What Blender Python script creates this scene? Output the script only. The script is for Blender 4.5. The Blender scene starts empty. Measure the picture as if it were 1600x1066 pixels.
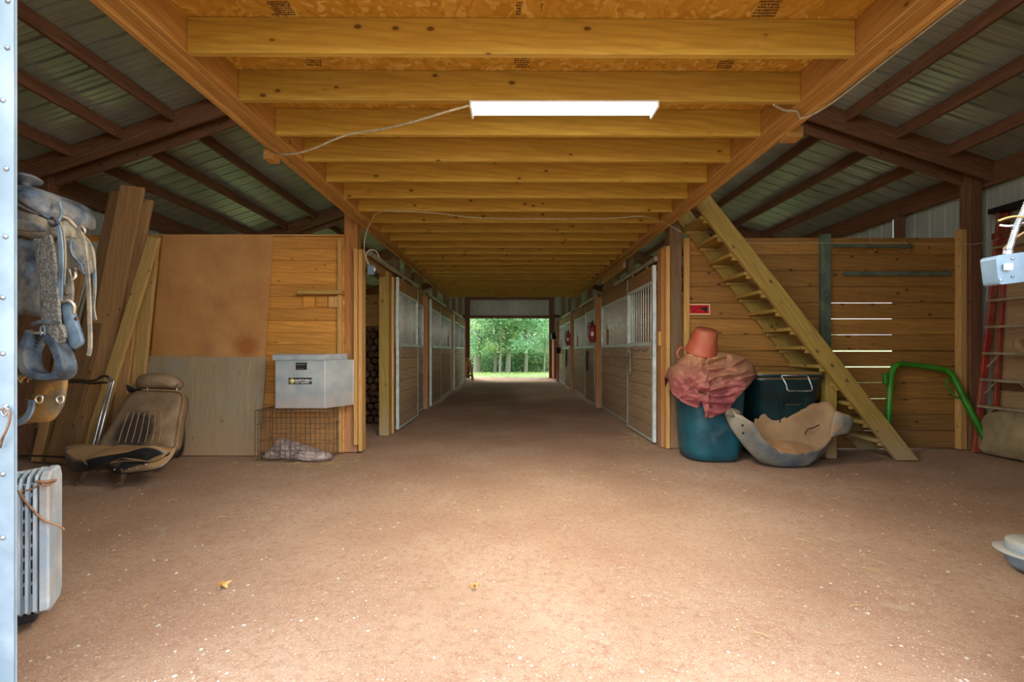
import bpy, math, random
from mathutils import Vector, Matrix, noise
R = random.Random(7)
PI = math.pi
# ---------------------------------------------------------------- camera, sky, exposure
scene = bpy.context.scene
col = scene.collection
F, CX, HY, H = 700.0, 796.0, 548.0, 1.22
cam = bpy.data.objects.new('camera', bpy.data.cameras.new('camera'))
col.objects.link(cam)
cam.location = (0, 0, H)
cam.rotation_euler = (PI/2, 0, 0)
cam.data.sensor_width = 36
cam.data.lens = F/1600*36
cam.data.shift_x = (800-CX)/1600
cam.data.shift_y = (HY-533)/1600
cam.data.clip_start = 0.05
cam.data.clip_end = 400
scene.camera = cam
world = bpy.data.worlds.new('sky')
scene.world = world
world.use_nodes = True
wn = world.node_tree.nodes; wl = world.node_tree.links
bg = wn['Background']
tcw = wn.new('ShaderNodeTexCoord'); sx = wn.new('ShaderNodeSeparateXYZ'); rmp = wn.new('ShaderNodeValToRGB')
wl.new(tcw.outputs['Generated'], sx.inputs[0]); wl.new(sx.outputs['Z'], rmp.inputs[0]); wl.new(rmp.outputs[0], bg.inputs[0])
rmp.color_ramp.elements[0].color = (0.90, 0.95, 1.0, 1); rmp.color_ramp.elements[1].color = (0.62, 0.78, 1.0, 1)
bg.inputs[1].default_value = 2.9
sun = bpy.data.objects.new('sun', bpy.data.lights.new('sun', 'SUN')); col.objects.link(sun)
sun.data.energy = 3.6; sun.data.angle = math.radians(25); sun.data.color = (1, 0.95, 0.86)
sun.rotation_euler = (math.radians(-42), 0, math.radians(20)); sun.location = (0, 25, 12)
scene.view_settings.view_transform = 'Standard'
scene.view_settings.look = 'None'
scene.view_settings.gamma = 1
scene.view_settings.use_curve_mapping = False
scene.view_settings.exposure = 1.02
scene.cycles.max_bounces = 10
scene.cycles.diffuse_bounces = 7
scene.cycles.caustics_reflective = False
scene.cycles.caustics_refractive = False
scene.cycles.sample_clamp_indirect = 6

# ---------------------------------------------------------------- helpers
def P(px, py, Z): return Vector(((px-CX)/F*Z, Z, H+(HY-py)/F*Z))
def lin(h):
    h = h.lstrip('#'); v = [int(h[i:i+2], 16)/255 for i in (0, 2, 4)]
    return tuple(((c/12.92) if c <= .04045 else ((c+.055)/1.055)**2.4) for c in v)+(1,)
W = {}
def link(o, M, parent=None):
    W[o] = M; col.objects.link(o)
    if parent is not None:
        o.parent = parent; o.matrix_local = W[parent].inverted() @ M
    else: o.matrix_world = M
    return o
def props(o, label=None, cat=None, group=None, kind=None):
    if label: o['label'] = label
    if cat: o['category'] = cat
    if group: o['group'] = group
    if kind: o['kind'] = kind
    return o
def empty(name, loc=(0, 0, 0), label=None, cat=None, group=None, kind=None, parent=None, rot=None):
    o = bpy.data.objects.new(name, None); o.empty_display_size = .1
    M = Matrix.Translation(Vector(loc))
    if rot: M = M @ rot
    link(o, M, parent); return props(o, label, cat, group, kind)
def root_struct(name, loc=(0, 0, 0)): return empty(name, loc, kind='structure')
def mesh(name, verts, faces, mat, parent=None, origin=None, smooth=False, rot=None):
    """verts in world coordinates; origin becomes the object's own origin"""
    if origin is None:
        origin = sum((Vector(v) for v in verts), Vector())/len(verts)
    M = Matrix.Translation(Vector(origin))
    if rot is not None: M = M @ rot
    Mi = M.inverted()
    me = bpy.data.meshes.new(name)
    me.from_pydata([tuple(Mi @ Vector(v)) for v in verts], [], faces)
    me.materials.append(mat)
    if smooth: me.polygons.foreach_set('use_smooth', [True]*len(me.polygons))
    me.update()
    return link(bpy.data.objects.new(name, me), M, parent)
CACHE = {}
def cbox(l, w, t, ch, mat):
    key = ('b', round(l, 3), round(w, 3), round(t, 3), round(ch, 4), mat.name)
    if key in CACHE: return CACHE[key]
    a, b, c = l/2, w/2, t/2; e = min(ch, a*.4, b*.4, c*.4)
    V = []; idx = {}
    for ix in (-1, 1):
        for iy in (-1, 1):
            for iz in (-1, 1):
                for ax in range(3):
                    p = [ix*(a-e), iy*(b-e), iz*(c-e)]; p[ax] = (ix*a, iy*b, iz*c)[ax]
                    idx[(ix, iy, iz, ax)] = len(V); V.append(tuple(p))
    Fc = []
    for ax in range(3):
        u, v = [k for k in range(3) if k != ax]
        for s in (-1, 1):
            q = []
            for (su, sv) in ((-1, -1), (1, -1), (1, 1), (-1, 1)):
                k = [0, 0, 0]; k[ax] = s; k[u] = su; k[v] = sv; q.append(idx[(*k, ax)])
            Fc.append(q)
    for ax in range(3):
        u, v = [k for k in range(3) if k != ax]
        for su in (-1, 1):
            for sv in (-1, 1):
                def g(s, a_):
                    k = [0, 0, 0]; k[ax] = s; k[u] = su; k[v] = sv; return idx[(*k, a_)]
                Fc.append([g(-1, u), g(1, u), g(1, v), g(-1, v)])
    for ix in (-1, 1):
        for iy in (-1, 1):
            for iz in (-1, 1): Fc.append([idx[(ix, iy, iz, a_)] for a_ in range(3)])
    me = bpy.data.meshes.new('board'); me.from_pydata(V, [], Fc); me.materials.append(mat)
    import bmesh
    bm = bmesh.new(); bm.from_mesh(me); bmesh.ops.recalc_face_normals(bm, faces=bm.faces); bm.to_mesh(me); bm.free()
    CACHE[key] = me; return me
def frame(p, q, up=(0, 0, 1)):
    p, q = Vector(p), Vector(q); X = (q-p).normalized(); U = Vector(up)
    if abs(X.dot(U)) > .98: U = Vector((0, 1, 0)) if abs(X.y) < .9 else Vector((1, 0, 0))
    Y = U.cross(X).normalized(); Z = X.cross(Y)
    M = Matrix((X, Y, Z)).transposed().to_4x4(); M.translation = (p+q)/2
    return M
def board(name, p, q, th, dp, mat, parent=None, up=(0, 0, 1), ch=.004):
    """timber from p to q; dp = size along up, th = size across"""
    L = (Vector(q)-Vector(p)).length
    o = bpy.data.objects.new(name, cbox(L, th, dp, ch, mat))
    return link(o, frame(p, q, up), parent)
def box(name, lo, hi, mat, parent=None, ch=.004):
    """axis-aligned box, grain along its longest side"""
    lo, hi = Vector(lo), Vector(hi); s = hi-lo; c = (lo+hi)/2
    ax = max(range(3), key=lambda i: s[i]); d = Vector((0, 0, 0)); d[ax] = s[ax]/2
    if ax == 2: return board(name, c-d, c+d, s[0], s[1], mat, parent, up=(0, 1, 0), ch=ch)
    return board(name, c-d, c+d, s[1] if ax == 0 else s[0], s[2], mat, parent, up=(0, 0, 1), ch=ch)
def smooth_path(pts, n=6):
    pts = [Vector(p) for p in pts]
    if n <= 1 or len(pts) < 3: return pts
    out = []
    for i in range(len(pts)-1):
        p0 = pts[max(i-1, 0)]; p1 = pts[i]; p2 = pts[i+1]; p3 = pts[min(i+2, len(pts)-1)]
        for k in range(n):
            t = k/n
            out.append(.5*((2*p1)+(p2-p0)*t+(2*p0-5*p1+4*p2-p3)*t*t+(3*p1-p0-3*p2+p3)*t**3))
    out.append(pts[-1]); return out
def tube_data(pts, r, seg=8, closed=False, flat=None):
    """flat=(w,t): rectangular strap section"""
    V, Fc = [], []; N = len(pts); pr = None
    for i, p in enumerate(pts):
        if closed: d = pts[(i+1) % N]-pts[i-1]
        else: d = pts[min(i+1, N-1)]-pts[max(i-1, 0)]
        d = d.normalized() if d.length > 1e-9 else Vector((0, 0, 1))
        if pr is None:
            pr = Vector((0, 1, 0)) if abs(d.y) < .9 else Vector((1, 0, 0))
        pr = (pr-d*pr.dot(d)).normalized(); b = d.cross(pr)
        rr = r(i/(N-1)) if callable(r) else r
        if flat:
            for (a_, c_) in ((-1, -1), (1, -1), (1, 1), (-1, 1)): V.append(p+b*(a_*flat[0]/2)+pr*(c_*flat[1]/2))
        else:
            for k in range(seg):
                a = 2*PI*k/seg; V.append(p+pr*(rr*math.cos(a))+b*(rr*math.sin(a)))
    S = 4 if flat else seg
    for i in range(N if closed else N-1):
        j = (i+1) % N
        for k in range(S): Fc.append((i*S+k, i*S+(k+1) % S, j*S+(k+1) % S, j*S+k))
    if not closed: Fc.append(tuple(range(S))[::-1]); Fc.append(tuple((N-1)*S+k for k in range(S)))
    return V, Fc
def tube(name, pts, r, mat, parent=None, n=6, seg=8, closed=False, flat=None, origin=None):
    pts = [Vector(p) for p in pts]
    if closed and n > 1:
        q = pts[-2:]+pts+pts[:2]; s = smooth_path(q, n); pts = s[2*n:-2*n-1] if len(s) > 4*n+2 else pts
        pts = s[2*n:2*n+len(q[2:-2])*n]
    else: pts = smooth_path(pts, n)
    V, Fc = tube_data(pts, r, seg, closed, flat)
    return mesh(name, V, Fc, mat, parent, origin, smooth=not flat)
class MB:
    def __init__(s): s.v = []; s.f = []
    def add(s, V, Fc):
        n = len(s.v); s.v += [Vector(v) for v in V]; s.f += [tuple(i+n for i in f) for f in Fc]; return s
    def tube(s, pts, r, seg=6, n=1, closed=False, flat=None): return s.add(*tube_data(smooth_path(pts, n), r, seg, closed, flat))
    def box(s, lo, hi, M=None):
        V = [Vector((x, y, z)) for x in (lo[0], hi[0]) for y in (lo[1], hi[1]) for z in (lo[2], hi[2])]
        if M: V = [M @ v for v in V]
        return s.add(V, [(0, 1, 3, 2), (4, 6, 7, 5), (0, 4, 5, 1), (2, 3, 7, 6), (0, 2, 6, 4), (1, 5, 7, 3)])
    def build(s, name, mat, parent=None, origin=None, smooth=False): return mesh(name, s.v, s.f, mat, parent, origin, smooth)
def lathe(name, prof, mat, parent=None, M=None, seg=28, sq=0, smooth=True, capb=True, capt=True):
    """prof: list of (r,z); M maps local to world; sq squares the section (superellipse)"""
    M = M or Matrix(); V, Fc = [], []
    for (r, z) in prof:
        for k in range(seg):
            a = 2*PI*k/seg; c, s_ = math.cos(a), math.sin(a)
            if sq: m = (abs(c)**sq+abs(s_)**sq)**(-1/sq)
            else: m = 1
            V.append(M @ Vector((r*c*m, r*s_*m, z)))
    for i in range(len(prof)-1):
        for k in range(seg): Fc.append((i*seg+k, i*seg+(k+1) % seg, (i+1)*seg+(k+1) % seg, (i+1)*seg+k))
    if capb: Fc.append(tuple(range(seg))[::-1])
    if capt: Fc.append(tuple((len(prof)-1)*seg+k for k in range(seg)))
    return mesh(name, V, Fc, mat, parent, M @ Vector((0, 0, 0)), smooth)
def T(x, y, z, rx=0, ry=0, rz=0, s=(1, 1, 1)):
    return Matrix.Translation((x, y, z)) @ Matrix.Rotation(rz, 4, 'Z') @ Matrix.Rotation(ry, 4, 'Y') @ Matrix.Rotation(rx, 4, 'X') @ Matrix.Diagonal((*s, 1))
def resample(pts, n):
    pts = pts+[pts[0]]; L = [0]
    for a, b in zip(pts, pts[1:]): L.append(L[-1]+(b-a).length)
    out = []; j = 0
    for k in range(n):
        s = L[-1]*k/n
        while L[j+1] < s: j += 1
        t = (s-L[j])/max(L[j+1]-L[j], 1e-9); out.append(pts[j].lerp(pts[j+1], t))
    return out
def dome(name, pts, th, bulge, mat, parent=None, nrm=(0, -1, 0), rings=5, n=40, wr=None, closed_spline=True, back=.0, smooth=True):
    """solid panel from a 3-D outline: thickness th, front face swelling by bulge; wr(p)->offset for wrinkles"""
    pts = [Vector(p) for p in pts]; nrm = Vector(nrm).normalized()
    if closed_spline:
        q = pts[-1:]+pts+pts[:2]; s = smooth_path(q, 5); pts = s[5:5+5*len(pts)]
    pts = resample(pts, n); c = sum(pts, Vector())/n
    V, Fc = [], []
    def ring(f, off, w=True):
        i0 = len(V)
        for p in pts:
            v = c.lerp(p, f)+nrm*off
            if wr and w: v = v+nrm*wr(v)*min(1, (1-f)*6+.15)
            V.append(v)
        return i0
    seq = []
    seq.append(ring(.985, -th-back*.2)); seq.append(ring(1, -th*.7)); seq.append(ring(1, -th*.25)); 
    for k in range(rings):
        f = 1-(k/rings)**1.0*.999 if k else .985
        seq.append(ring(f, bulge*math.sqrt(max(0, 1-f*f))))
    for a, b in zip(seq, seq[1:]):
        for k in range(n): Fc.append((a+k, a+(k+1) % n, b+(k+1) % n, b+k))
    V.append(c+nrm*(bulge+(wr(c) if wr else 0))); t = len(V)-1
    for k in range(n): Fc.append((seq[-1]+k, seq[-1]+(k+1) % n, t))
    V.append(c-nrm*(th+back)); t = len(V)-1
    for k in range(n): Fc.append((seq[0]+(k+1) % n, seq[0]+k, t))
    return mesh(name, V, Fc, mat, parent, c, smooth)
def PP(lst, Z): return [P(a[0], a[1], a[2] if len(a) > 2 else Z) for a in lst]
def text(name, s, size, M, mat, parent, ext=.0006, align='LEFT', bold=0):
    cu = bpy.data.curves.new(name, 'FONT'); cu.body = s; cu.size = size; cu.extrude = ext; cu.align_x = align; cu.offset = bold
    
    t_ = bpy.data.objects.new('tmp', cu); me = bpy.data.meshes.new_from_object(t_); bpy.data.objects.remove(t_); me.materials.clear(); me.materials.append(mat)
    return link(bpy.data.objects.new(name, me), M, parent)
FACE = Matrix.Rotation(PI/2, 4, 'X')   # text facing -Y

# ---------------------------------------------------------------- materials
def newmat(name, rough=.7, metal=0.0):
    m = bpy.data.materials.new(name); m.use_nodes = True
    b = m.node_tree.nodes['Principled BSDF']; b.inputs['Roughness'].default_value = rough; b.inputs['Metallic'].default_value = metal
    return m, m.node_tree.nodes, m.node_tree.links, b
def ramp(n, stops):
    r = n.new('ShaderNodeValToRGB'); e = r.color_ramp.elements
    e[0].position, e[0].color = stops[0]; e[1].position, e[1].color = stops[-1]
    for p, c in stops[1:-1]: x = e.new(p); x.color = c
    return r
def mixc(n, l, fac, a, b, mode='MIX'):
    m = n.new('ShaderNodeMix'); m.data_type = 'RGBA'; m.blend_type = mode
    for s, v in ((0, fac), (6, a), (7, b)):
        if hasattr(v, 'links') or isinstance(v, bpy.types.NodeSocket): l.new(v, m.inputs[s])
        else: m.inputs[s].default_value = v
    return m.outputs[2]
def mth(n, l, op, a, b=None, c=None, clamp=False):
    m = n.new('ShaderNodeMath'); m.operation = op; m.use_clamp = clamp
    for i, v in enumerate((a, b, c)):
        if v is None: continue
        if isinstance(v, bpy.types.NodeSocket): l.new(v, m.inputs[i])
        else: m.inputs[i].default_value = v
    return m.outputs[0]
def coords(n, l, scale=(1, 1, 1), rnd=True, world_=False):
    if world_:
        g = n.new('ShaderNodeNewGeometry'); src = g.outputs['Position']
    else:
        t = n.new('ShaderNodeTexCoord'); src = t.outputs['Object']
    if rnd:
        oi = n.new('ShaderNodeObjectInfo'); v = n.new('ShaderNodeVectorMath'); v.operation = 'ADD'
        m1 = n.new('ShaderNodeVectorMath'); m1.operation = 'SCALE'; m1.inputs[0].default_value = (17, 9, 23)
        l.new(oi.outputs['Random'], m1.inputs['Scale']); l.new(src, v.inputs[0]); l.new(m1.outputs[0], v.inputs[1]); src = v.outputs[0]
    mp = n.new('ShaderNodeVectorMath'); mp.operation = 'MULTIPLY'; mp.inputs[1].default_value = scale; l.new(src, mp.inputs[0])
    return mp.outputs[0]
def noise_(n, l, vec, scale, detail=4, rough=.55, dist=0):
    t = n.new('ShaderNodeTexNoise'); t.inputs['Scale'].default_value = scale; t.inputs['Detail'].default_value = detail
    t.inputs['Roughness'].default_value = rough; t.inputs['Distortion'].default_value = dist; l.new(vec, t.inputs['Vector']); return t.outputs['Fac']
def wood(name, c1, c2, knot=None, var=.25, dust=None, dust_h=(0, .9), grain=1.0, rough=.72, stain=None, knots=.05):
    m, n, l, b = newmat(name, rough)
    v = coords(n, l, (.55, 7*grain, 7*grain)); a = noise_(n, l, v, 2.2, 5, .6, 1.6)
    v2 = coords(n, l, (2, 60, 60)); f = noise_(n, l, v2, 2, 3)
    wv = n.new('ShaderNodeTexWave'); wv.wave_type = 'BANDS'; wv.bands_direction = 'DIAGONAL'; wv.inputs['Scale'].default_value = 5.5*grain; wv.inputs['Distortion'].default_value = 7
    wv.inputs['Detail'].default_value = 2; wv.inputs['Detail Scale'].default_value = .9; wv.inputs['Detail Roughness'].default_value = .55; l.new(coords(n, l, (.22, 2.2, 2.2)), wv.inputs['Vector'])
    gl_ = mth(n, l, 'MULTIPLY', mth(n, l, 'SUBTRACT', wv.outputs['Fac'], .55, clamp=True), .55)
    r = ramp(n, [(.3, lin(c1)), (.55, tuple((x+y)/2 for x, y in zip(lin(c1), lin(c2)))), (.72, lin(c2))]); l.new(a, r.inputs[0])
    dk = tuple(x*.55 for x in lin(c1)[:3])+(1,)
    c = mixc(n, l, mth(n, l, 'MULTIPLY', f, .4), r.outputs[0], lin(c1)); c = mixc(n, l, gl_, c, dk)
    if knot:
        vk = coords(n, l, (2.4, 4.0, 4.0)); vo = n.new('ShaderNodeTexVoronoi'); vo.inputs['Scale'].default_value = 2.0; l.new(vk, vo.inputs['Vector'])
        kf = mth(n, l, 'SMOOTH_MIN', 1, mth(n, l, 'MULTIPLY', mth(n, l, 'SUBTRACT', knots*1.9, vo.outputs['Distance']), 26, clamp=True), .05)
        halo = mth(n, l, 'MULTIPLY', mth(n, l, 'SUBTRACT', knots*4, vo.outputs['Distance']), 4.5, clamp=True)
        c = mixc(n, l, halo, c, lin(c1)); c = mixc(n, l, mth(n, l, 'MULTIPLY', kf, .85), c, lin(knot))
    oi = n.new('ShaderNodeObjectInfo')
    val = mth(n, l, 'MULTIPLY_ADD', oi.outputs['Random'], var, 1-var/2)
    hs = n.new('ShaderNodeHueSaturation'); l.new(c, hs.inputs['Color']); l.new(val, hs.inputs['Value']); c = hs.outputs[0]
    if stain:
        vs = coords(n, l, (1, 1, 1), world_=True); s = noise_(n, l, vs, 1.7, 4, .6)
        c = mixc(n, l, mth(n, l, 'MULTIPLY', mth(n, l, 'SUBTRACT', s, .5, clamp=True), 3.2, clamp=True), c, lin(stain))
    if dust:
        g = n.new('ShaderNodeNewGeometry'); sp = n.new('ShaderNodeSeparateXYZ'); l.new(g.outputs['Position'], sp.inputs[0])
        mr = n.new('ShaderNodeMapRange'); mr.inputs['From Min'].default_value = dust_h[0]; mr.inputs['From Max'].default_value = dust_h[1]
        mr.inputs['To Min'].default_value = .85; mr.inputs['To Max'].default_value = 0; l.new(sp.outputs['Z'], mr.inputs['Value'])
        nz = noise_(n, l, coords(n, l, (1, 1, 1), world_=True), 2.3, 4)
        c = mixc(n, l, mth(n, l, 'MULTIPLY', mr.outputs[0], mth(n, l, 'ADD', nz, .35), clamp=True), c, lin(dust))
    l.new(c, b.inputs['Base Color'])
    bp = n.new('ShaderNodeBump'); bp.inputs['Strength'].default_value = .25; bp.inputs['Distance'].default_value = .004
    l.new(mth(n, l, 'ADD', a, f), bp.inputs['Height']); l.new(bp.outputs[0], b.inputs['Normal'])
    return m
def plain(name, c1, c2=None, rough=.6, metal=0, scale=6, dust=None, dust_amt=.5, bump=.0, top_dust=None, lo=.38, hi=.64, det=4, bscale=None):
    m, n, l, b = newmat(name, rough, metal)
    v = coords(n, l, (1, 1, 1)); a = noise_(n, l, v, scale, det)
    r = ramp(n, [(lo, lin(c1)), (hi, lin(c2 or c1))]); l.new(a, r.inputs[0]); c = r.outputs[0]
    if dust:
        d = noise_(n, l, coords(n, l, (1, 1, 1)), scale*.45, 5, .65)
        c = mixc(n, l, mth(n, l, 'MULTIPLY', mth(n, l, 'SUBTRACT', d, 1-dust_amt-.12, clamp=True), 5, clamp=True), c, lin(dust))
    if top_dust:
        g = n.new('ShaderNodeNewGeometry'); sp = n.new('ShaderNodeSeparateXYZ'); l.new(g.outputs['Normal'], sp.inputs[0])
        c = mixc(n, l, mth(n, l, 'MULTIPLY', mth(n, l, 'SUBTRACT', sp.outputs['Z'], .12, clamp=True), 1.7, clamp=True), c, lin(top_dust))
    l.new(c, b.inputs['Base Color'])
    if bump:
        bp = n.new('ShaderNodeBump'); bp.inputs['Strength'].default_value = bump; bp.inputs['Distance'].default_value = .01
        l.new(noise_(n, l, coords(n, l), bscale or scale*4, 4), bp.inputs['Height']); l.new(bp.outputs[0], b.inputs['Normal'])
    return m
M_joist = wood('yellow_pine_joist', '#ac8a2e', '#ceb250', '#50300e', var=.26, knots=.06)
M_beam = wood('orange_pine_beam', '#a87c38', '#cca45c', '#4d2e10', var=.16)
M_osb_c = None
M_dark = wood('old_brown_timber', '#644029', '#946644', '#2b1a0d', var=.25)
M_post = wood('weathered_post_timber', '#6a5438', '#8e7250', '#3a2512', var=.2, dust='#a3785c', dust_h=(0, .8))
M_postl = wood('post_timber', '#a06a30', '#c08a4c', '#5b3415', var=.15, dust='#b08060', dust_h=(0, .7))
M_wallL = wood('orange_wall_plank', '#c08030', '#e8aa4c', '#683c14', var=.34, dust='#c9936a', dust_h=(-.2, 1.0), knots=.045)
M_wallR = wood('brown_wall_plank', '#8e622a', '#b8863c', '#2e1a0a', var=.34, dust='#7a6040', dust_h=(-.3, .7), knots=.07)
M_stall = wood('stall_plank', '#a48a64', '#c6ac88', '#4c3a28', var=.2, dust='#a08468', dust_h=(0, .7), knots=.045)
M_stallh = wood('stall_header_board', '#8c663c', '#ac8456', '#40280f', var=.2)
M_light = wood('fresh_light_pine', '#c0904c', '#d8ae6c', '#8a5024', var=.14, knots=.045)
M_stair = wood('treated_stair_timber', '#8e7430', '#b4984c', '#4c3414', var=.12, knots=.07, dust='#a89070', dust_h=(0, .5))
M_lumA = wood('brown_lumber', '#ae7e4c', '#d0a268', '#4a2c12', var=.3)
M_lumB = wood('yellow_lumber', '#b89250', '#d2ae6c', '#553618', var=.2)
M_lumC = wood('rough_sawn_lumber', '#72522f', '#967348', '#2c1c0f', var=.2, grain=2)
M_trimw = wood('pale_trim_strip', '#a29a84', '#c0b8a0', None, var=.25)
M_shelf = wood('grey_shelf_wood', '#a8853e', '#c0a05a', None, var=.1)
def hardboard():
    m, n, l, b = newmat('tan_hardboard', .75)
    v = coords(n, l, rnd=False); a = noise_(n, l, v, 2.2, 6, .65); r = ramp(n, [(.3, lin('#b07a40')), (.7, lin('#d29c5e'))]); l.new(a, r.inputs[0])
    f = noise_(n, l, v, 60, 2); c = mixc(n, l, mth(n, l, 'MULTIPLY', f, .25), r.outputs[0], lin('#a2662e'))
    g = n.new('ShaderNodeNewGeometry')
    def spot(cc, rad, colr, amt, c):
        d = n.new('ShaderNodeVectorMath'); d.operation = 'DISTANCE'; l.new(g.outputs['Position'], d.inputs[0]); d.inputs[1].default_value = cc
        f_ = mth(n, l, 'MULTIPLY', mth(n, l, 'SUBTRACT', rad, mth(n, l, 'ADD', d.outputs['Value'], mth(n, l, 'MULTIPLY', a, .12)), clamp=True), 8, clamp=True)
        return mixc(n, l, mth(n, l, 'MULTIPLY', f_, amt), c, lin(colr))
    c = spot(P(384, 543, 5.28), .26, '#9c5620', .8, c); c = spot(P(347, 477, 5.29), .2, '#96602e', .5, c); c = spot(P(325, 545, 5.28), .22, '#a87048', .6, c)
    l.new(c, b.inputs['Base Color']); return m
M_hard = hardboard()
M_ply = wood('grey_plywood', '#9c8866', '#b8a484', '#6a5238', var=.05, grain=1.6, dust='#b08a68', dust_h=(0, .5), stain='#9a9080')
M_plyt = wood('tan_plywood', '#a8875c', '#c2a376', None, var=.05, grain=1.2)
def osb():
    m, n, l, b = newmat('osb_sheathing', .7)
    v = coords(n, l, (1, 1, 1), rnd=False); vo = n.new('ShaderNodeTexVoronoi'); vo.inputs['Scale'].default_value = 22
    nz = n.new('ShaderNodeTexNoise'); nz.inputs['Scale'].default_value = 7; l.new(v, nz.inputs['Vector'])
    mx = n.new('ShaderNodeVectorMath'); mx.operation = 'MULTIPLY_ADD'; mx.inputs[1].default_value = (.35, .35, .35); l.new(nz.outputs['Color'], mx.inputs[0]); l.new(v, mx.inputs[2])
    l.new(mx.outputs[0], vo.inputs['Vector']); sp = n.new('ShaderNodeSeparateXYZ'); l.new(vo.outputs['Color'], sp.inputs[0])
    r = ramp(n, [(0, lin('#a87c1c')), (.45, lin('#c09030')), (.8, lin('#caa040')), (1, lin('#dcbc68'))]); l.new(sp.outputs[0], r.inputs[0])
    c = mixc(n, l, mth(n, l, 'MULTIPLY', noise_(n, l, v, 35, 3), .5), r.outputs[0], lin('#b08426'))
    l.new(c, b.inputs['Base Color']); return m
M_osb = osb()
def sheet(name, c1, c2, rough=.45, metal=.35):
    m, n, l, b = newmat(name, rough, metal)
    a = noise_(n, l, coords(n, l, (1, 1, 1)), 1.2, 5); s = noise_(n, l, coords(n, l, (1, 14, 14)), 2, 3)
    r = ramp(n, [(.35, lin(c1)), (.7, lin(c2))]); l.new(a, r.inputs[0])
    l.new(mixc(n, l, mth(n, l, 'MULTIPLY', s, .3), r.outputs[0], lin(c1)), b.inputs['Base Color']); return m
M_roof = sheet('galvanised_roof_sheet', '#94a29a', '#b8c2b8', .38, .25)
M_siding = sheet('pale_wall_siding', '#a9ae9e', '#c2c6b6', .5, .1)
M_jamb = plain('white_painted_metal', '#74858f', '#8c9ca6', .5, .0, 5, dust='#7a705c', dust_amt=.3)
M_steel = plain('galvanised_stall_steel', '#b8c4c0', '#d8e2de', .4, .15, 8)
M_bar = plain('silver_grille_bar', '#c8d0c4', '#e2e8dc', .4, .05, 8)
M_track = plain('dull_track_pipe', '#84826e', '#a8a490', .45, .35, 6, top_dust='#9a8c74')
M_screw = plain('zinc_screw', '#8a8f90', '#c8ccd0', .35, .8, 20)
M_black = plain('black_plastic', '#141414', '#24221f', .55, 0, 9)
M_bvinyl = None
M_alu = None
M_chrome = plain('chrome_tube', '#b8bcc0', '#e4e8ec', .18, .9, 6)
M_rubberb = plain('rusty_black_tube', '#2c2018', '#4a3828', .6, .2, 14)
M_green = plain('green_painted_tube', '#287014', '#3c9022', .4, 0, 5, dust='#7a7a40', dust_amt=.33)
M_greenp = plain('green_galvanised_post', '#4e5c4c', '#66755f', .6, .2, 6, bump=.1)
M_redfib = plain('red_fibreglass', '#8a2a20', '#b03c2c', .5, 0, 7, dust='#9c6048', dust_amt=.4)
M_rung = plain('aluminium_rung', '#9a8c6a', '#b8ab88', .5, .25, 9)
M_blue = plain('blue_label', '#1c6c90', '#2c86aa', .5)
M_whitep = plain('white_plastic', '#d8dcda', '#eef0ee', .5)
M_heater = plain('cream_heater_enamel', '#a4b2bc', '#c4cccf', .45, 0, 4, dust='#a08a74', dust_amt=.34)
M_heaterd = plain('dark_vent_slot', '#2a3036', None, .8)
M_cord = plain('dirty_cord', '#8c6448', '#b08a66', .8, 0, 20)
M_cable = plain('metal_clad_cable', '#a8a288', '#c8c2a6', .5, .3, 30)
M_conduit = plain('flexible_steel_conduit', '#9aa2a6', '#d2dade', .3, .8, 30)
M_boxm = plain('galvanised_switch_box', '#647c8c', '#8298a6', .45, .2, 5)
M_red = plain('red_enamel', '#7c1210', '#981c18', .4, 0, 10)
M_signred = plain('red_sign_face', '#b01014', '#c81a1a', .5)
M_cream = plain('cream_border', '#e8cfa4', '#f0dcb4', .5)
M_darkred = plain('dark_red_print', '#4a0606', None, .6)
M_bucket = plain('orange_red_bucket', '#98422c', '#ac563c', .6, 0, 5, dust='#a0704e', dust_amt=.35)
M_teal = plain('teal_plastic', '#0c3e4c', '#1c5c68', .45, 0, 3.5, dust='#5e7270', dust_amt=.3)
M_dgreen = plain('dark_green_plastic', '#081e20', '#123234', .4, 0, 4, dust='#3e4a3c', dust_amt=.3, top_dust='#907040')
M_lid = plain('dusty_lid', '#7c5e34', '#9a7a48', .7, 0, 6)
M_tarp = None
M_tub = plain('dirty_grey_tub', '#6e6a5c', '#928c7a', .6, 0, 3, dust='#444e5a', dust_amt=.4, top_dust='#9c7650', bump=.3, bscale=9)
M_leath = plain('dusty_black_leather', '#38424c', '#74808a', .55, 0, 16, dust='#948a78', dust_amt=.5, bump=.4, bscale=120)
M_leathd = plain('blue_black_leather', '#2c343c', '#5c6a76', .5, 0, 12, dust='#8a8478', dust_amt=.42, bump=.15)
M_leatht = plain('tan_dusty_leather', '#8c8068', '#aea084', .7, 0, 18, dust='#5c5e5c', dust_amt=.42, bump=.4, bscale=90)
M_tool = plain('tooled_leather', '#66645e', '#8e887a', .65, 0, 90, dust='#6e6658', dust_amt=.4, bump=1.0, bscale=130, lo=.44, hi=.56)
M_strapb = plain('blue_grey_strap', '#566874', '#7c909c', .5, 0, 14)
M_gold = plain('worn_gold_leather', '#a8742c', '#8a7450', .6, 0, 22, dust='#5c5448', dust_amt=.42, bump=.3)
M_ring = plain('brass_nickel_ring', '#d8c8a8', '#f0e4cc', .3, .6, 10)
M_vinyl = None
M_vinyld = plain('black_seat_vinyl', '#101214', '#26282a', .4, 0, 9, dust='#6e5c48', dust_amt=.3, top_dust='#b08a5e')
M_rust = plain('rusty_steel', '#5e4636', '#8e6c54', .6, .3, 24)
M_wire = plain('rusty_cage_wire', '#6a5a44', '#8a7a60', .5, .5, 30)
M_cloth = plain('crumpled_grey_plastic', '#8e7c74', '#b8a498', .6, 0, 7, dust='#6a6470', dust_amt=.35, bump=.4, bscale=30)
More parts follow.
